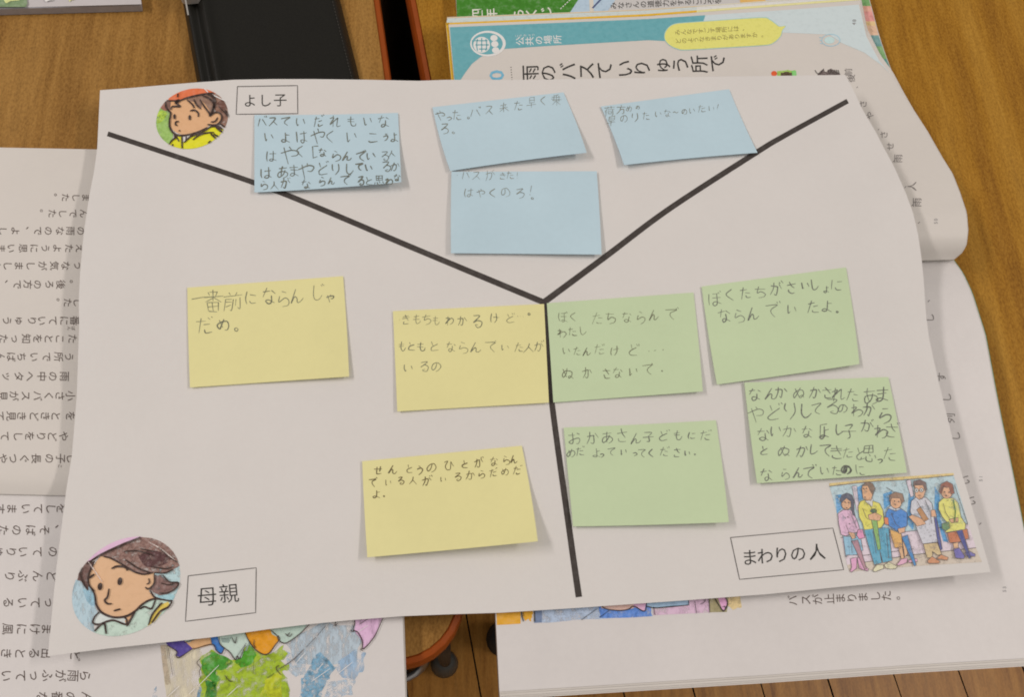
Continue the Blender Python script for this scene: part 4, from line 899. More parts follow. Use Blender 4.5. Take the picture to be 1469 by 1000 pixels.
mb = MB(); sheet(mb, ws_g, lambda x, y, u, v: hit(x, y, h_sheet), .00018, M_sheet)
ws = mb.build('worksheet', None, True)
tag(ws, 'big white worksheet split in three by thick black lines, bearing the sticky notes', 'worksheet')
o = ON_SHEET
for P, w in (([(154.5, 191.5), (260, 226.5), (365, 262), (445, 293), (600, 358.5), (781, 434)], (7.0, 8.5)), ([(1216, 144.5), (1125, 194.5), (1085, 218.5), (960, 299.5), (870, 367), (779, 434.5)], (7.0, 9.0)), ([(781, 432), (786, 500), (792, 580), (819.5, 780), (830.5, 857)], (7.2, 9.2))):
    mb = MB(); ribbon(mb, P, w, o, M_line, .00010); mb.build('dividing_line', ws, up=True)
def framed(quad, chars, size, rot, bold=0.0):
    mb = MB(); P = quad + [quad[0]]; ribbon(mb, P, 1.15, o, ink((86, 78, 74)), .00012, False); bx = mb.build('name_box', ws, up=True)
    mb = MB()
    for ch, x, y in chars: put_glyph(mb, ch, x, y, size, rot, o, M_black, .00012, bold)
    mb.build('lettering', bx, up=True)
framed([(340.6, 123.6), (426.8, 122.2), (427.2, 162.5), (338.8, 163.5)], [('よ', 358.5, 143.8), ('し', 380.5, 143.5), ('子', 402, 142.8)], 20, 1)
framed([(270, 826.6), (367.6, 815), (366.7, 879.5), (266, 892)], [('母', 297, 856), ('親', 328.3, 851.5)], 30, 5, -.004)
framed([(1048, 771.6), (1194.9, 758), (1210.4, 817.8), (1061, 831.7)], [('ま', 1075.4, 800), ('わ', 1098, 798), ('り', 1121, 796), ('の', 1145, 794.5), ('人', 1172.4, 792)], 25, 4)

# --- girl in the raincoat
mb = MB(); T = xf(210, 110, 6.387); E, ins = tilted(275.6, 169.8, 51.7, 43.5, -7.0); L_ = .0001
def cf(P, c, k, sm=True, **kw):
    Q = smooth_line(T(P) + [T(P)[0]], 5)[:-1] if sm else T(P)
    Q = clip(Q, E)
    if len(Q) > 2: poly_print(mb, Q, o, ink(c, **kw), L_ + .00003 * k, 9)
def cl2(P, w, mt=None):
    for r_ in clip_line(T(P), ins): ribbon(mb, r_, w * 1.3, o, mt or M_brown, L_ + .0006, False, .35, 3)
cf([(60, 260), (150, 290), (215, 330), (215, 460), (245, 540), (190, 640), (100, 640), (60, 460)], (146, 174, 92), 0, var=.18, gap=.03)
cf([(100, 260), (190, 215), (215, 280), (170, 310)], (150, 100, 84), 1, var=.15)
cf([(95, 330), (140, 310), (190, 330), (150, 400), (100, 420)], (170, 190, 70), 1, var=.18, gap=.2)
cf([(610, 150), (700, 160), (760, 240), (770, 450), (720, 470), (670, 420), (690, 350), (640, 320), (615, 250)], (140, 102, 84), 1, var=.2, scale=500, gap=.06)
cf([(640, 240), (720, 200), (760, 270), (700, 300)], (112, 76, 64), 2, var=.2, gap=.25)
cf([(185, 240), (300, 215), (370, 190), (480, 175), (600, 155), (625, 250), (615, 330), (650, 320), (690, 345), (680, 410), (640, 440), (580, 440), (560, 460), (480, 500), (390, 525), (320, 525), (260, 500), (225, 460), (212, 400), (220, 330)], (205, 156, 114), 2, var=.05)
cf([(365, 190), (450, 172), (600, 150), (630, 230), (620, 330), (590, 365), (575, 300), (540, 250), (500, 210), (510, 270), (500, 295), (450, 230), (410, 225)], (136, 104, 86), 3, sm=False, var=.15)
cf([(170, 230), (195, 212), (225, 215), (215, 300), (195, 300), (178, 270)], (122, 90, 78), 3, var=.15)
cf([(225, 225), (260, 220), (255, 270), (222, 290)], (208, 154, 108), 4, var=.06)
cf([(195, 215), (240, 140), (330, 105), (460, 95), (560, 105), (655, 142), (640, 150), (560, 150), (470, 165), (380, 190), (300, 213)], (220, 106, 66), 5, sm=False, var=.1)
ribbon(mb, [tuple(p) for p in T([(530, 105), (565, 140)])], 1.4, o, M_wh, L_ + .0005, False)
ribbon(mb, [tuple(p) for p in T([(610, 165), (735, 225)])], 1.4, o, M_wh, L_ + .0005, False)
cf([(190, 640), (220, 590), (262, 560), (262, 530), (320, 535), (350, 540), (430, 525), (540, 480), (590, 448), (640, 450), (720, 490), (690, 540), (650, 545), (600, 600), (450, 680), (200, 680)], (226, 212, 40), 5, sm=False, var=.06)
cf([(325, 535), (400, 530), (400, 550), (345, 600), (330, 590)], (208, 200, 190), 6, sm=False)
cl2([(185, 215), (300, 215), (370, 190), (470, 165), (560, 150), (655, 142)], 1.7); cl2([(290, 150), (285, 185)], 1.6)
cl2([(175, 225), (178, 270), (200, 305), (222, 330), (212, 400), (215, 460), (245, 510), (300, 535), (390, 528), (480, 500), (560, 462)], 2.1); cl2([(222, 300), (240, 270), (310, 268), (265, 235), (300, 220)], 1.8); cl2([(262, 222), (300, 215), (270, 240)], 3)
cl2([(370, 205), (420, 250), (440, 285)], 1.8); cl2([(435, 205), (460, 255), (500, 292)], 1.8); cl2([(490, 205), (530, 270), (575, 330), (580, 362)], 1.9); cl2([(510, 165), (580, 200), (620, 250), (610, 300), (580, 362)], 2.2); cl2([(560, 155), (610, 180), (625, 240), (595, 350)], 3.2)
cl2([(580, 355), (640, 322), (685, 345), (685, 395), (640, 437), (560, 435)], 1.9); cl2([(590, 412), (630, 405), (655, 370)], 1.7)
cl2([(400, 310), (440, 303), (475, 330), (475, 365)], 1.8); cl2([(298, 405), (270, 412), (268, 435), (285, 445)], 1.7)
for x, y, rx, ry in ((258, 363, 12, 24), (397, 371, 12, 24), (304, 491, 8, 7)): poly_print(mb, T(ell(x, y, rx, ry, 14)), o, M_brown, L_ + .0006, 9)
cl2([(325, 535), (328, 660)], 1.9); cl2([(200, 630), (235, 580), (262, 560), (262, 530), (300, 590)], 1.9); cl2([(230, 640), (245, 615)], 1.7); cl2([(345, 600), (400, 550), (430, 535), (520, 500), (590, 455)], 2.0); cl2([(425, 575), (480, 535), (550, 512), (620, 508)], 1.8); cl2([(365, 545), (362, 580)], 1.5)
cl2([(590, 455), (650, 450), (715, 492)], 2.2); cl2([(630, 450), (690, 500), (715, 490)], 2.6); cl2([(590, 520), (640, 568)], 2.0); cl2([(615, 520), (650, 540), (690, 535)], 1.8); cl2([(565, 605), (590, 585)], 1.6); cl2([(660, 270), (730, 340), (755, 380)], 1.3); cl2([(720, 300), (750, 360)], 2.2); cl2([(670, 425), (720, 455), (760, 460)], 1.6)
mb.build('girl_portrait', ws, up=True)

# --- mother
mb = MB(); T = xf(95, 760, 5.0655); E, ins = tilted(181, 841.7, 77.6, 71.6, -18.5)
cf([(40, 350), (150, 400), (200, 460), (210, 560), (230, 620), (200, 700), (220, 780), (100, 700), (30, 500)], (168, 184, 196), 0, var=.25, scale=600, gap=.10, gap_scale=420, streak=True)
cf([(120, 430), (200, 460), (205, 560), (150, 520)], (146, 178, 200), 1, var=.25, gap=.5, gap_scale=400, streak=True)
cf([(640, 300), (860, 230), (860, 480), (770, 520), (650, 490)], (172, 190, 200), 0, var=.2, gap=.15, gap_scale=420)
cf([(660, 470), (770, 470), (780, 510), (690, 510)], (154, 186, 200), 1, var=.2, gap=.3)
cf([(90, 240), (260, 90), (420, 40), (560, 40), (540, 62), (400, 115), (250, 185), (180, 235), (130, 270)], (210, 168, 186), 1, sm=False, var=.08)
cf([(80, 370), (105, 280), (170, 225), (200, 260), (170, 330), (160, 430), (150, 440), (110, 380)], (112, 84, 76), 2, var=.2, scale=600, gap=.05)
cf([(170, 330), (200, 260), (250, 190), (300, 200), (400, 240), (480, 300), (560, 325), (640, 315), (640, 400), (610, 430), (600, 450), (640, 500), (560, 540), (500, 600), (430, 632), (340, 632), (260, 600), (220, 540), (205, 470), (165, 400)], (206, 162, 124), 3, sm=False, var=.04)
cf([(230, 195), (300, 150), (420, 95), (540, 55), (700, 70), (820, 200), (830, 260), (770, 300), (700, 315), (600, 315), (560, 325), (480, 300), (420, 262), (330, 215), (270, 195)], (136, 103, 92), 4, sm=False, var=.30, scale=600, gap=.16, gap_scale=500)
cf([(520, 190), (620, 150), (760, 200), (700, 260), (580, 270)], (92, 62, 60), 5, var=.25, gap=.25, gap_scale=400)
cf([(640, 330), (700, 330), (760, 390), (820, 385), (800, 430), (740, 470), (680, 480), (640, 460), (610, 435), (640, 400)], (130, 98, 90), 5, sm=False, var=.25, gap=.08)
cf([(195, 690), (205, 640), (235, 600), (280, 625), (340, 640), (430, 632), (440, 690), (290, 670), (250, 690), (215, 695)], (198, 204, 194), 4, sm=False, var=.08)
cf([(200, 740), (270, 670), (350, 660), (430, 690), (500, 600), (560, 540), (640, 510), (750, 520), (775, 520), (720, 600), (650, 680), (560, 760), (400, 790), (240, 790)], (182, 194, 176), 5, sm=False, var=.1, gap=.04)
cf([(440, 640), (480, 620), (440, 690), (425, 670)], (208, 160, 120), 6, sm=False)
cf([(590, 705), (625, 620), (680, 550), (740, 525), (752, 545), (700, 590), (660, 650), (620, 690)], (222, 178, 84), 6, sm=False, var=.06)
cl2([(150, 250), (250, 185), (400, 115), (540, 56)], 2.4); cl2([(120, 270), (105, 330), (130, 400), (160, 440)], 1.8); cl2([(205, 230), (165, 330), (165, 400), (205, 450)], 2.2)
cl2([(165, 400), (205, 470), (220, 550), (260, 605), (340, 638), (430, 632), (500, 595), (560, 540), (640, 505), (760, 520)], 2.4)
cl2([(270, 195), (330, 212), (420, 262), (490, 305), (560, 325), (630, 315)], 2.0); cl2([(330, 285), (370, 268), (430, 275), (445, 300)], 2.4); cl2([(165, 355), (205, 325)], 2.4)
cl2([(640, 320), (640, 390), (600, 432), (575, 420)], 1.9); cl2([(600, 355), (605, 385), (585, 400)], 1.5); cl2([(610, 440), (640, 490), (700, 510)], 1.8)
cl2([(430, 220), (520, 280), (620, 318)], 1.8); cl2([(420, 160), (520, 155), (640, 190)], 1.5); cl2([(540, 140), (640, 160)], 1.2); cl2([(620, 270), (720, 285), (775, 272)], 1.5); cl2([(640, 315), (720, 315), (775, 290)], 1.6); cl2([(700, 330), (750, 380), (815, 388), (795, 430), (740, 460), (680, 465)], 1.8); cl2([(690, 390), (740, 402), (780, 395)], 1.3); cl2([(670, 130), (750, 200), (808, 240)], 1.2)
cl2([(312, 430), (300, 490), (280, 515), (300, 540), (332, 540)], 2.1); cl2([(345, 592), (395, 578)], 2.0)
for x, y, rx, ry in ((246, 415, 17, 28), (390, 377, 17, 29)): poly_print(mb, T(ell(x, y, rx, ry, 16, .15)), o, M_brown, L_ + .0006, 9)
cl2([(240, 600), (205, 640), (195, 680), (240, 690), (300, 668), (350, 662), (430, 690), (440, 660), (425, 640)], 2.2); cl2([(205, 740), (255, 690), (280, 690), (290, 760)], 2.3); cl2([(440, 705), (500, 600)], 2.4); cl2([(535, 580), (570, 562), (620, 575), (650, 510)], 2.0); cl2([(595, 705), (625, 620), (680, 550), (700, 535)], 2.0); cl2([(615, 690), (680, 600), (740, 565), (770, 525)], 2.2); cl2([(745, 520), (772, 525), (735, 580)], 2.2)
for P in ([(160, 235), (200, 290), (260, 380)], [(600, 90), (700, 150), (800, 235)]):
    cl2(P, 1.4, ink((200, 180, 168), .1, gap=.3, gap_scale=700))
mb.build('mother_portrait', ws, up=True)

# --- five people waiting
mb = MB(); T = xf(1180, 680, 6.12); M_ol = ink((98, 87, 83), .1)
cnt = [0]
def fg(P, c, ol=.8, sm=False, **kw):
    cnt[0] += 1; kw.setdefault('var', .12); kw.setdefault('scale', 700)
    c = tuple(int(a_ * .80 + b_2 * .20) for a_, b_2 in zip(c, (206, 196, 186))); kw.setdefault('gap', .03)
    Q = T(P); poly_print(mb, Q, o, ink(c, **kw), L_ + .000012 * cnt[0], 12)
    if ol: ribbon(mb, Q + [Q[0]], ol, o, M_ol, L_ + .000012 * cnt[0] + .000004, False)
fg([(62, 112), (600, 58), (1150, 12), (1215, 220), (1278, 440), (800, 500), (330, 545), (180, 562), (120, 320)], (168, 186, 206), 0, var=.2, gap=.03)
fg([(165, 555), (340, 535), (800, 500), (1278, 440), (1348, 650), (800, 705), (380, 778), (215, 800)], (206, 184, 198), 0)
fg([(215, 800), (345, 780), (800, 712), (1346, 652), (1400, 775), (800, 812), (237, 862)], (192, 172, 150), 0, gap=.04)
fg([(58, 84), (500, 40), (1150, -6), (1152, 14), (950, 32), (930, 42), (720, 46), (700, 56), (480, 66), (250, 88), (62, 112)], (216, 176, 108), 0)
for P in ([(110, 190), (165, 180), (180, 300), (125, 345)], [(530, 180), (605, 150), (605, 260), (540, 310)], [(755, 170), (800, 180), (795, 490), (735, 430)], [(985, 110), (1030, 190), (1035, 430), (985, 330)], [(300, 120), (345, 100), (350, 225), (305, 245)], [(960, 300), (1005, 400), (1060, 590), (1100, 600), (1040, 420)], [(525, 470), (590, 480), (580, 530), (530, 520)], [(180, 350), (140, 350), (170, 500), (180, 500)]): fg(ragged(P, 3, 3), (78, 142, 192), 0, var=.25, gap=.12)
for P in ([(258, 110), (300, 104), (322, 300), (300, 330)], [(733, 62), (772, 50), (802, 190), (775, 205)]): fg(P, (204, 184, 198), .5)
for P in ([(60, 110), (250, 86), (480, 64), (700, 55), (950, 33), (1150, 14)], [(160, 560), (340, 540), (800, 502), (1275, 442)], [(340, 720), (800, 660)], [(346, 780), (800, 712), (1348, 650)], [(1160, 100), (1275, 440)], [(560, 120), (700, 200)]):
    ribbon(mb, T(P), .7, o, M_ol, L_ + .00028, False)
cnt[0] = 24
# girl in pink
fg([(205, 735), (180, 550), (255, 552), (330, 540), (355, 670), (300, 712), (215, 715)], (126, 168, 188))
fg([(246, 745), (300, 735), (300, 830), (252, 866), (240, 852), (256, 820)], (208, 142, 172)); fg([(305, 738), (355, 732), (368, 800), (405, 840), (395, 856), (322, 832)], (208, 142, 172))
fg([(135, 350), (182, 316), (250, 318), (300, 400), (325, 480), (300, 515), (250, 525), (205, 548), (165, 535), (142, 440)], (208, 160, 182)); fg(ell(210, 265, 45, 50, 16), (208, 152, 112))
fg([(155, 240), (170, 188), (215, 168), (260, 188), (276, 240), (276, 330), (288, 370), (265, 362), (250, 300), (248, 245), (210, 215), (172, 250)], (72, 72, 84))
fg([(310, 492), (350, 488), (370, 560), (322, 575), (300, 540)], (212, 126, 160)); fg([(225, 512), (280, 520), (292, 562), (262, 575)], (206, 152, 112)); fg([(255, 590), (310, 580), (386, 836), (370, 842)], (160, 112, 120))
# man in yellow jersey
fg([(365, 492), (580, 475), (612, 762), (530, 782), (500, 662), (520, 782), (455, 802), (400, 622)], (76, 144, 168)); fg([(440, 852), (470, 800), (532, 800), (536, 832), (462, 862)], (216, 206, 156)); fg([(540, 802), (582, 775), (656, 815), (640, 836), (560, 832)], (216, 206, 156))
fg([(330, 245), (375, 225), (440, 238), (500, 260), (530, 320), (542, 430), (515, 475), (450, 482), (366, 492), (350, 432), (322, 382), (312, 290)], (224, 194, 78)); fg([(372, 238), (442, 216), (438, 290), (402, 268)], (206, 204, 200)); fg([(345, 130), (352, 95), (400, 90), (430, 150), (442, 180), (426, 232), (386, 236), (355, 212)], (208, 150, 106))
fg([(345, 105), (390, 70), (440, 84), (462, 130), (440, 192), (420, 150), (398, 104)], (112, 86, 70)); fg([(425, 392), (475, 386), (512, 660), (486, 672)], (118, 156, 82)); fg([(400, 362), (462, 340), (520, 372), (500, 412), (410, 402)], (206, 150, 112)); fg(ell(448, 326, 28, 18, 12), (66, 96, 70))
# boy in blue
fg([(665, 645), (700, 640), (716, 742), (690, 748)], (208, 156, 112)); fg([(702, 600), (725, 600), (748, 702), (722, 732)], (208, 156, 112)); fg([(650, 802), (690, 750), (746, 740), (742, 780), (672, 806)], (216, 150, 170)); fg([(746, 762), (828, 745), (832, 772), (760, 782)], (216, 150, 170))
fg([(590, 486), (650, 510), (692, 530), (702, 640), (636, 652), (605, 560)], (218, 152, 78)); fg([(555, 342), (590, 290), (680, 300), (742, 342), (742, 460), (682, 480), (650, 500), (590, 462), (560, 432)], (62, 114, 180)); fg([(540, 382), (576, 386), (582, 450), (546, 442)], (216, 112, 72)); fg([(572, 300), (600, 283), (692, 308), (642, 328)], (176, 180, 186))
fg(ell(645, 250, 50, 56, 18), (208, 152, 112)); fg([(585, 245), (590, 187), (640, 160), (702, 176), (718, 240), (692, 262), (680, 214), (612, 212)], (132, 98, 78)); fg([(696, 560), (746, 536), (822, 800), (806, 812)], (56, 114, 168)); fg([(660, 482), (726, 470), (722, 512), (672, 526)], (206, 150, 112))
# man with glasses
fg([(885, 617), (1006, 605), (1046, 706), (1012, 716), (962, 680), (966, 736), (916, 738)], (194, 164, 114)); fg([(920, 766), (960, 726), (1032, 770), (1020, 787), (932, 787)], (190, 122, 82)); fg([(1000, 746), (1042, 710), (1106, 736), (1092, 760)], (190, 122, 82))
fg([(955, 395), (1000, 385), (1050, 660), (1036, 676)], (64, 68, 122)); fg([(780, 240), (822, 204), (912, 208), (960, 260), (986, 440), (1010, 600), (880, 616), (840, 520), (800, 402), (770, 330)], (190, 184, 186)); fg([(755, 376), (790, 360), (890, 402), (906, 442), (832, 462)], (206, 150, 110)); fg([(825, 316), (860, 290), (932, 400), (890, 422)], (168, 114, 72)); fg([(950, 320), (986, 315), (1002, 376), (956, 378)], (206, 150, 112))
fg([(805, 100), (890, 98), (908, 150), (886, 206), (850, 228), (815, 202)], (206, 150, 112)); fg([(795, 112), (800, 66), (855, 50), (906, 76), (916, 140), (900, 150), (882, 98), (820, 92)], (102, 76, 70)); fg(ell(825, 146, 18, 18, 12), (204, 204, 200)); fg(ell(868, 144, 18, 18, 12), (204, 204, 200))
# woman in yellow
fg([(1145, 612), (1190, 602), (1192, 660), (1156, 666)], (208, 156, 112)); fg([(1150, 660), (1200, 650), (1248, 722), (1240, 746), (1166, 740)], (98, 88, 152)); fg([(1250, 692), (1290, 680), (1342, 706), (1336, 726), (1262, 722)], (92, 84, 148))
fg([(1095, 520), (1270, 484), (1286, 570), (1230, 582), (1190, 602), (1116, 606)], (178, 96, 62)); fg([(1020, 252), (1060, 214), (1152, 214), (1192, 260), (1216, 380), (1257, 442), (1250, 490), (1080, 516), (1096, 430), (1052, 380), (1020, 312)], (218, 214, 94)); fg(ell(1090, 162, 50, 56, 18), (208, 150, 112)); fg([(1020, 152), (1040, 92), (1090, 65), (1142, 92), (1157, 172), (1128, 180), (1112, 120), (1062, 118), (1042, 185)], (132, 76, 62))
fg([(1046, 440), (1112, 420), (1117, 480), (1082, 502), (1050, 482)], (92, 122, 80)); fg([(1175, 502), (1226, 490), (1302, 740), (1286, 746)], (60, 64, 118)); fg([(1110, 402), (1190, 384), (1192, 422), (1132, 432)], (206, 150, 112))
def fl2(P, w=.7): ribbon(mb, T(P), w, o, M_ol, L_ + .0012, False)
ribbon(mb, T([(1148, 225), (1168, 330), (1160, 420)]), 1.2, o, ink((80, 112, 72)), L_ + .0011, False)
for x, y in ((196, 248), (228, 252), (212, 300), (360, 130), (385, 128), (372, 205), (632, 240), (668, 244), (636, 268), (1072, 160), (1112, 162), (1086, 190), (222, 380), (236, 440), (825, 146), (868, 144)): poly_print(mb, T(ell(x, y, 6, 7, 8)), o, M_ol, L_ + .0012)
for P in ([(400, 250), (430, 300), (440, 340)], [(240, 330), (300, 480)], [(205, 450), (230, 510)], [(350, 300), (380, 380), (400, 400)], [(600, 340), (640, 440), (680, 470)], [(830, 240), (860, 300)], [(900, 230), (940, 330), (960, 440)], [(850, 205), (870, 225), (885, 205)], [(840, 190), (862, 188)], [(1060, 260), (1080, 340), (1120, 400)], [(250, 560), (260, 700)], [(440, 500), (470, 700)], [(560, 520), (580, 740)], [(1090, 235), (1110, 230)], [(640, 300), (645, 330)]): fl2(P)
mb.build('queue_picture', ws, up=True)

# ================================================================== STICKY NOTES
def bil(Q, u, v):
    a, b, c, d = [np.array(p, float) for p in Q]; return (a * (1 - u) + b * u) * (1 - v) + (d * (1 - u) + c * u) * v
def inv_bil(Q, px, py):
    u = v = .5; a, b, c, d = [np.array(p, float) for p in Q]; p = np.array((px, py))
    for _ in range(6):
        r = bil(Q, u, v) - p; du = (b - a) * (1 - v) + (c - d) * v; dv = (d - a) * (1 - u) + (c - b) * u
        det = du[0] * dv[1] - du[1] * dv[0]; u -= (r[0] * dv[1] - r[1] * dv[0]) / det; v -= (du[0] * r[1] - du[1] * r[0]) / det
    return u, v
def note(quad, mat, label, bow, curl, base, lines, origin, pm, w, grp):
    """bow: (top, right, bottom, left) pixel bulges of the edges; curl: (height at bottom left, bottom right, base lift)"""
    TL, TR, BR, BL = [np.array(p, float) for p in quad]
    def edge(p, q, k):
        d = q - p; n = np.array((-d[1], d[0])) / np.hypot(*d); return [tuple(p + d * t + n * k * 4 * t * (1 - t)) for t in np.linspace(0, 1, 9)]
    g = coons(edge(TL, TR, bow[0]), edge(BL, BR, bow[2]), edge(TL, BL, bow[3]), edge(TR, BR, bow[1]), 44, 30)
    def lift(u, v):
        v = min(max(v, 0), 1); u = min(max(u, 0), 1); t = max(0, (v - .22) / .78)
        return base + .0004 + (curl[0] * (1 - u) + curl[1] * u) * t ** 1.8 + .0004 * math.sin(5.1 * u + v * 3) * v
    mb = MB(); sheet(mb, g, lambda x, y, u, v: hit(x, y, h_sheet, lift(u, v)), .00012, mat)
    ob = mb.build('sticky_note', None, True); tag(ob, label, 'sticky note', grp)
    def on(px, py, l):
        u, v = inv_bil(quad, px, py); return hit(px, py, h_sheet, lift(u, v) + l)
    mb = MB(); write(mb, *origin, lines, on, pm, w, .00010)
    mb.build('handwriting', ob, up=True)
    return ob
def row(s, xs, y, h):
    """characters of one line; y or h may be lists"""
    n = len(s); ys = y if isinstance(y, (list, tuple)) else [y] * n; hs = h if isinstance(h, (list, tuple)) else [h] * n
    if len(ys) == 2 and n != 2: ys = list(np.linspace(ys[0], ys[1], n))
    return [(c, x, yy, hh) for c, x, yy, hh in zip(s, xs, ys, hs)]
GB, GYL, GG = 'blue sticky notes on the worksheet', 'yellow sticky notes on the worksheet', 'green sticky notes on the worksheet'
OB1 = (360, 140, 6.12); OB2 = (600, 120, 2.938); OY = (250, 380, 2.671); OG = (780, 380, 2.825)
note([(365, 164.5), (571, 161.5), (575.7, 261), (365, 275.6)], M_blue, 'blue note packed with five lines of bold pencil writing, beside the red-hatted girl', (1.0, 0, 1.5, 0), (.0012, .0045), .0005,
  row('バスていだれもいな', (100, 190, 300, 440, 595, 750, 890, 1030, 1170), 208, (85, 85, 80, 85, 90, 105, 85, 85, 100)) +
  row('いよはやくいこうよ', (160, 300, 450, 575, 705, 885, 1075, 1180, 1255), 345, (80, 90, 105, 135, 105, 100, 95, 60, 80)) +
  row('はやく「ならんでいる人', (170, 335, 425, 550, 630, 745, 840, 960, 1050, 1180, 1240), (515, 497, 468, 475, 480, 512, 510, 515, 512, 512, 490), (95, 155, 95, 105, 70, 95, 80, 90, 75, 85, 60)) +
  row('はあまやどりしているか', (135, 275, 380, 490, 630, 750, 865, 950, 1040, 1185, 1265), (660, 655, 645, 640, 622, 625, 625, 602, 612, 608, 600), (95, 100, 100, 150, 110, 100, 85, 70, 65, 90, 75)) +
  row('ら人がならんでると思わな', (120, 205, 300, 480, 620, 705, 830, 965, 1035, 1125, 1210, 1280), (770, 768, 750, 755, 735, 728, 725, 725, 732, 725, 735, 702), (80, 75, 85, 75, 75, 65, 85, 75, 70, 90, 65, 60)),
  OB1, M_pencil, 1.75, GB)
note([(620.4, 153.4), (808.3, 132), (841.7, 218.7), (646, 245)], M_blue, 'tilted blue note with one pencil line and a lone character, above the lowest blue note', (0, -1.5, -1.2, 1.8), (.0010, .0042), .0005,
  row('やった。バス来た早く乗', (95, 130, 165, 212, 240, 300, 362, 425, 480, 526, 580), (135, 146, 128, 142, 120, 110, 98, 90, 78, 72, 68), (40, 22, 40, 11, 40, 40, 42, 38, 44, 38, 48)) + row('ろ。', (113, 148), (190, 206), (42, 11)),
  OB2, M_pencil_light, 1.2, GB)
note([(862, 152.3), (1046, 127.5), (1086.7, 218.7), (895.4, 236.4)], M_blue, 'blue note whose lower right corner touches a black diagonal line', (0, 1.0, -1.0, -1.2), (.0024, .0010), .0005,
  row('荷方めの', (805, 855, 890, 926), (115, 108, 103, 99), (40, 38, 26, 16)) + row('早のりたいな〜のいたい！', (815, 868, 912, 960, 1010, 1050, 1086, 1120, 1155, 1195, 1235, 1262), (155, 147, 142, 132, 127, 122, 120, 115, 111, 105, 102, 100), (42, 32, 38, 34, 26, 30, 24, 24, 26, 34, 24, 26)),
  OB2, M_pencil_light, 1.15, GB)
note([(647.6, 246), (856, 245.3), (863, 365), (647, 363)], M_blue, 'lowest blue note with two exclamation marks, above where the black lines meet', (0, -.6, 0, .5), (.0008, .0014), .0010,
  row('・バスがきた！', (165, 200, 245, 300, 355, 390, 418), 386, (10, 36, 36, 42, 28, 30, 24)) + row('はやくのろ！。', (215, 265, 312, 368, 430, 474, 482), (458, 460, 460, 457, 458, 452, 482), (38, 36, 38, 42, 40, 38, 10)),
  OB2, M_pencil_light, 1.15, GB)
note([(268.7, 412.6), (492.2, 396), (500.8, 540.2), (272.5, 556)], M_yel, 'yellow note lying alone at left with two lines of large pencil writing', (0, -.8, 0, .5), (.0006, .0016), .0003,
  row('一番前にならんじゃ', (92, 148, 222, 293, 360, 420, 470, 545, 598), (132, 140, 138, 125, 120, 128, 122, 106, 128), (52, 78, 70, 50, 58, 58, 54, 56, 30)) + row('だめ。', (113, 192, 238), (230, 228, 246), (58, 48, 16)),
  OY, M_pencil_hard, 1.5, GYL)
note([(563.7, 446.3), (780.5, 436), (787.5, 577.7), (570, 590.4)], M_yel, 'yellow note with three spaced lines of writing, its right edge along the vertical line', (0, 0, 0, 0), (.0010, .0006), .0003,
  row('・きもちもわかるけど…。', (863, 890, 930, 970, 1006, 1055, 1100, 1160, 1225, 1285, 1325, 1360), (210, 210, 208, 210, 212, 212, 212, 215, 204, 203, 196, 188), (8, 36, 36, 38, 34, 36, 38, 46, 38, 36, 24, 10)) +
  row('もともとならんでいた人が', (875, 908, 945, 993, 1060, 1105, 1155, 1215, 1268, 1320, 1360, 1398), (314, 312, 314, 313, 314, 322, 318, 314, 316, 314, 318, 312), (36, 34, 36, 36, 36, 44, 42, 40, 26, 34, 38, 38)) + row('いるの', (897, 955, 1003), (395, 390, 392), (34, 40, 40)),
  OY, M_pencil_hard, 1.15, GYL)
note([(519.6, 662), (748.5, 639.6), (771.5, 777), (527, 800)], M_yel, 'lowest yellow note with its bottom edge curling up off the worksheet', (0, -1.5, .5, .6), (.0030, .0075), .0006,
  row('せんとうのひとがならん', (185, 275, 378, 442, 525, 628, 725, 810, 905, 980, 1032), (325, 320, 318, 330, 312, 292, 290, 282, 270, 262, 255), (52, 54, 48, 56, 62, 58, 46, 58, 54, 54, 50)) +
  row('でいる人がいるからだめだ', (155, 245, 325, 400, 490, 592, 685, 760, 832, 900, 980, 1050), (398, 402, 392, 390, 392, 382, 365, 358, 352, 342, 335, 328), (52, 42, 46, 48, 56, 36, 52, 56, 50, 50, 46, 52)) + row('よ。', (175, 222), (475, 487), (48, 10)),
  (500, 600, 4.347), M_pencil_brown, 1.4, GYL)
note([(784.5, 434.9), (994.9, 419.6), (1008.3, 561.6), (793.8, 577.5)], M_grn, 'green note meeting the yellow note at the vertical line, faint writing in four rows', (0, -.6, 0, 0), (.0005, .0018), .0003,
  row('ぼくたちならんで', (78, 120, 220, 268, 335, 392, 447, 515), (210, 208, 218, 215, 212, 215, 205, 198), (38, 38, 46, 44, 44, 46, 44, 46)) + row('わたし', (75, 115, 158), (275, 270, 268), (36, 34, 34)) +
  row('いたんだけど…', (92, 137, 175, 228, 287, 365, 455), (348, 350, 350, 345, 348, 345, 342), (30, 32, 34, 38, 38, 44, 60)) + row('ぬかさないで。', (95, 175, 255, 300, 362, 425, 480), (435, 435, 437, 437, 434, 425, 430), (44, 46, 40, 42, 36, 44, 6)),
  OG, M_pencil_hard, 1.15, GG)
note([(1006.5, 411), (1213.6, 383.5), (1233, 522.3), (1028.5, 551.7)], M_grn, 'topmost and most tilted green note with two bold lines of writing', (0, -1.2, .6, 1.0), (.0012, .0024), .0004,
  row('ぼくたちがさいしょに', (692, 755, 822, 878, 938, 1005, 1062, 1100, 1145, 1188), (135, 120, 115, 108, 97, 88, 82, 80, 97, 82), (52, 50, 46, 46, 54, 44, 32, 40, 26, 46)) + row('ならんでいたよ。', (730, 793, 848, 925, 1005, 1090, 1150, 1190), (208, 205, 200, 185, 180, 168, 170, 190), (52, 50, 50, 56, 42, 48, 44, 9)),
  OG, M_pencil, 1.45, GG)
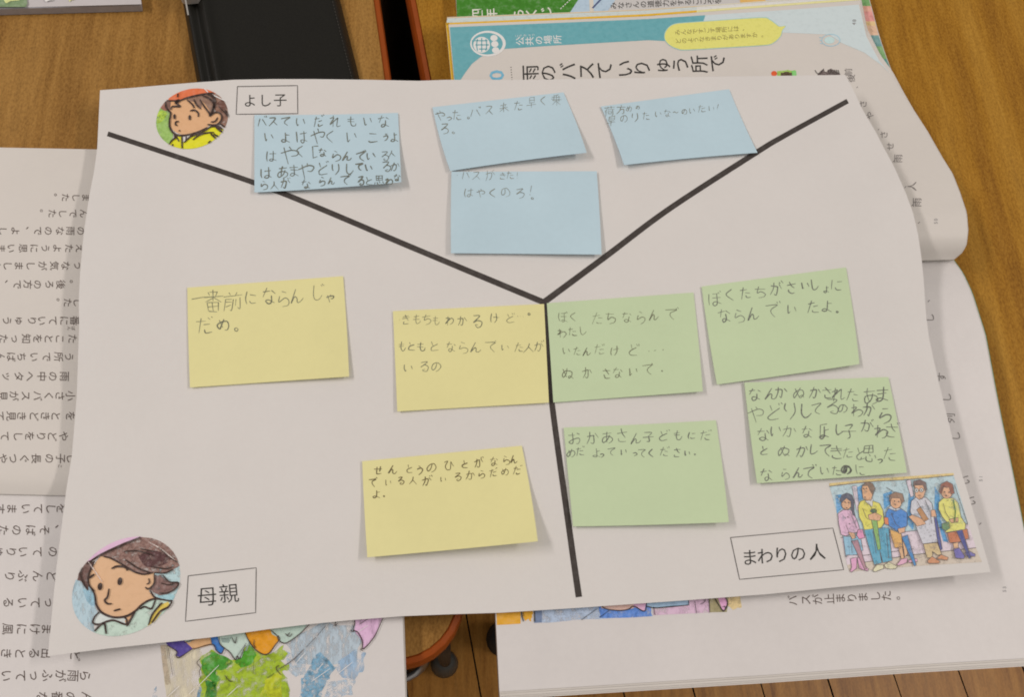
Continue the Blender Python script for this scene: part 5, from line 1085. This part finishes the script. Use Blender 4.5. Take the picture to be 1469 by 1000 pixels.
note([(808.6, 613.7), (1027, 603), (1045.5, 749.5), (822, 755.6)], M_grn, 'lowest green note, two lines of writing above a large blank area', (.8, -1.0, .8, 0), (.0012, .0040), .0005,
  row('おかあさん子どもにだ', (215, 340, 445, 555, 645, 735, 840, 945, 1038, 1140), (240, 240, 235, 222, 240, 230, 225, 215, 217, 222), (82, 84, 84, 95, 78, 80, 72, 72, 54, 70)) +
  row('めだよっていってください。', (195, 258, 370, 410, 475, 565, 640, 695, 755, 845, 942, 1010, 1062), (340, 330, 342, 360, 335, 336, 352, 340, 345, 335, 335, 343, 352), (62, 58, 62, 32, 58, 50, 32, 58, 58, 60, 62, 44, 10)),
  (780, 580, 4.897), M_pencil, 1.35, GG)
note([(1067.8, 549), (1274.4, 541), (1301, 678.3), (1086, 693.6)], M_grn, 'green note crammed with five lines of bold writing, above the picture of five people', (0, -.8, .5, .6), (.0012, .0020), .0011,
  row('なんかぬかされたあま', (255, 375, 438, 575, 680, 768, 850, 945, 1062, 1150), (220, 218, 208, 215, 210, 210, 225, 228, 240, 222), (82, 82, 78, 82, 78, 74, 98, 88, 115, 100)) +
  row('やどりしてるのわから', (270, 390, 515, 615, 695, 800, 880, 980, 1065, 1182), (365, 348, 348, 345, 330, 305, 325, 338, 330, 365), (112, 110, 118, 98, 84, 110, 64, 84, 92, 110)) +
  row('ないかな「よし子がわざ', (320, 410, 500, 625, 722, 755, 850, 925, 1045, 1148, 1222), (505, 478, 490, 485, 485, 492, 465, 482, 452, 485, 480), (88, 84, 84, 84, 95, 82, 74, 105, 88, 88, 100)) +
  row('とぬかしてきたと思った', (325, 465, 590, 670, 755, 832, 912, 1000, 1062, 1140, 1205), (620, 620, 618, 615, 620, 635, 630, 640, 640, 690, 640), (66, 84, 84, 72, 84, 92, 70, 84, 118, 36, 88)) +
  row('ののの', (903, 908, 912), (757, 752, 760), (66, 58, 60)) + row('ならんでいたのに', (340, 475, 560, 640, 752, 835, 905, 995), (782, 785, 775, 768, 765, 765, 757, 755), (84, 78, 74, 84, 72, 64, 62, 74)),
  (1030, 520, 4.897), M_pencil, 1.6, GG)

for ob in S.objects:
    if '_loc' in ob: del ob['_loc']
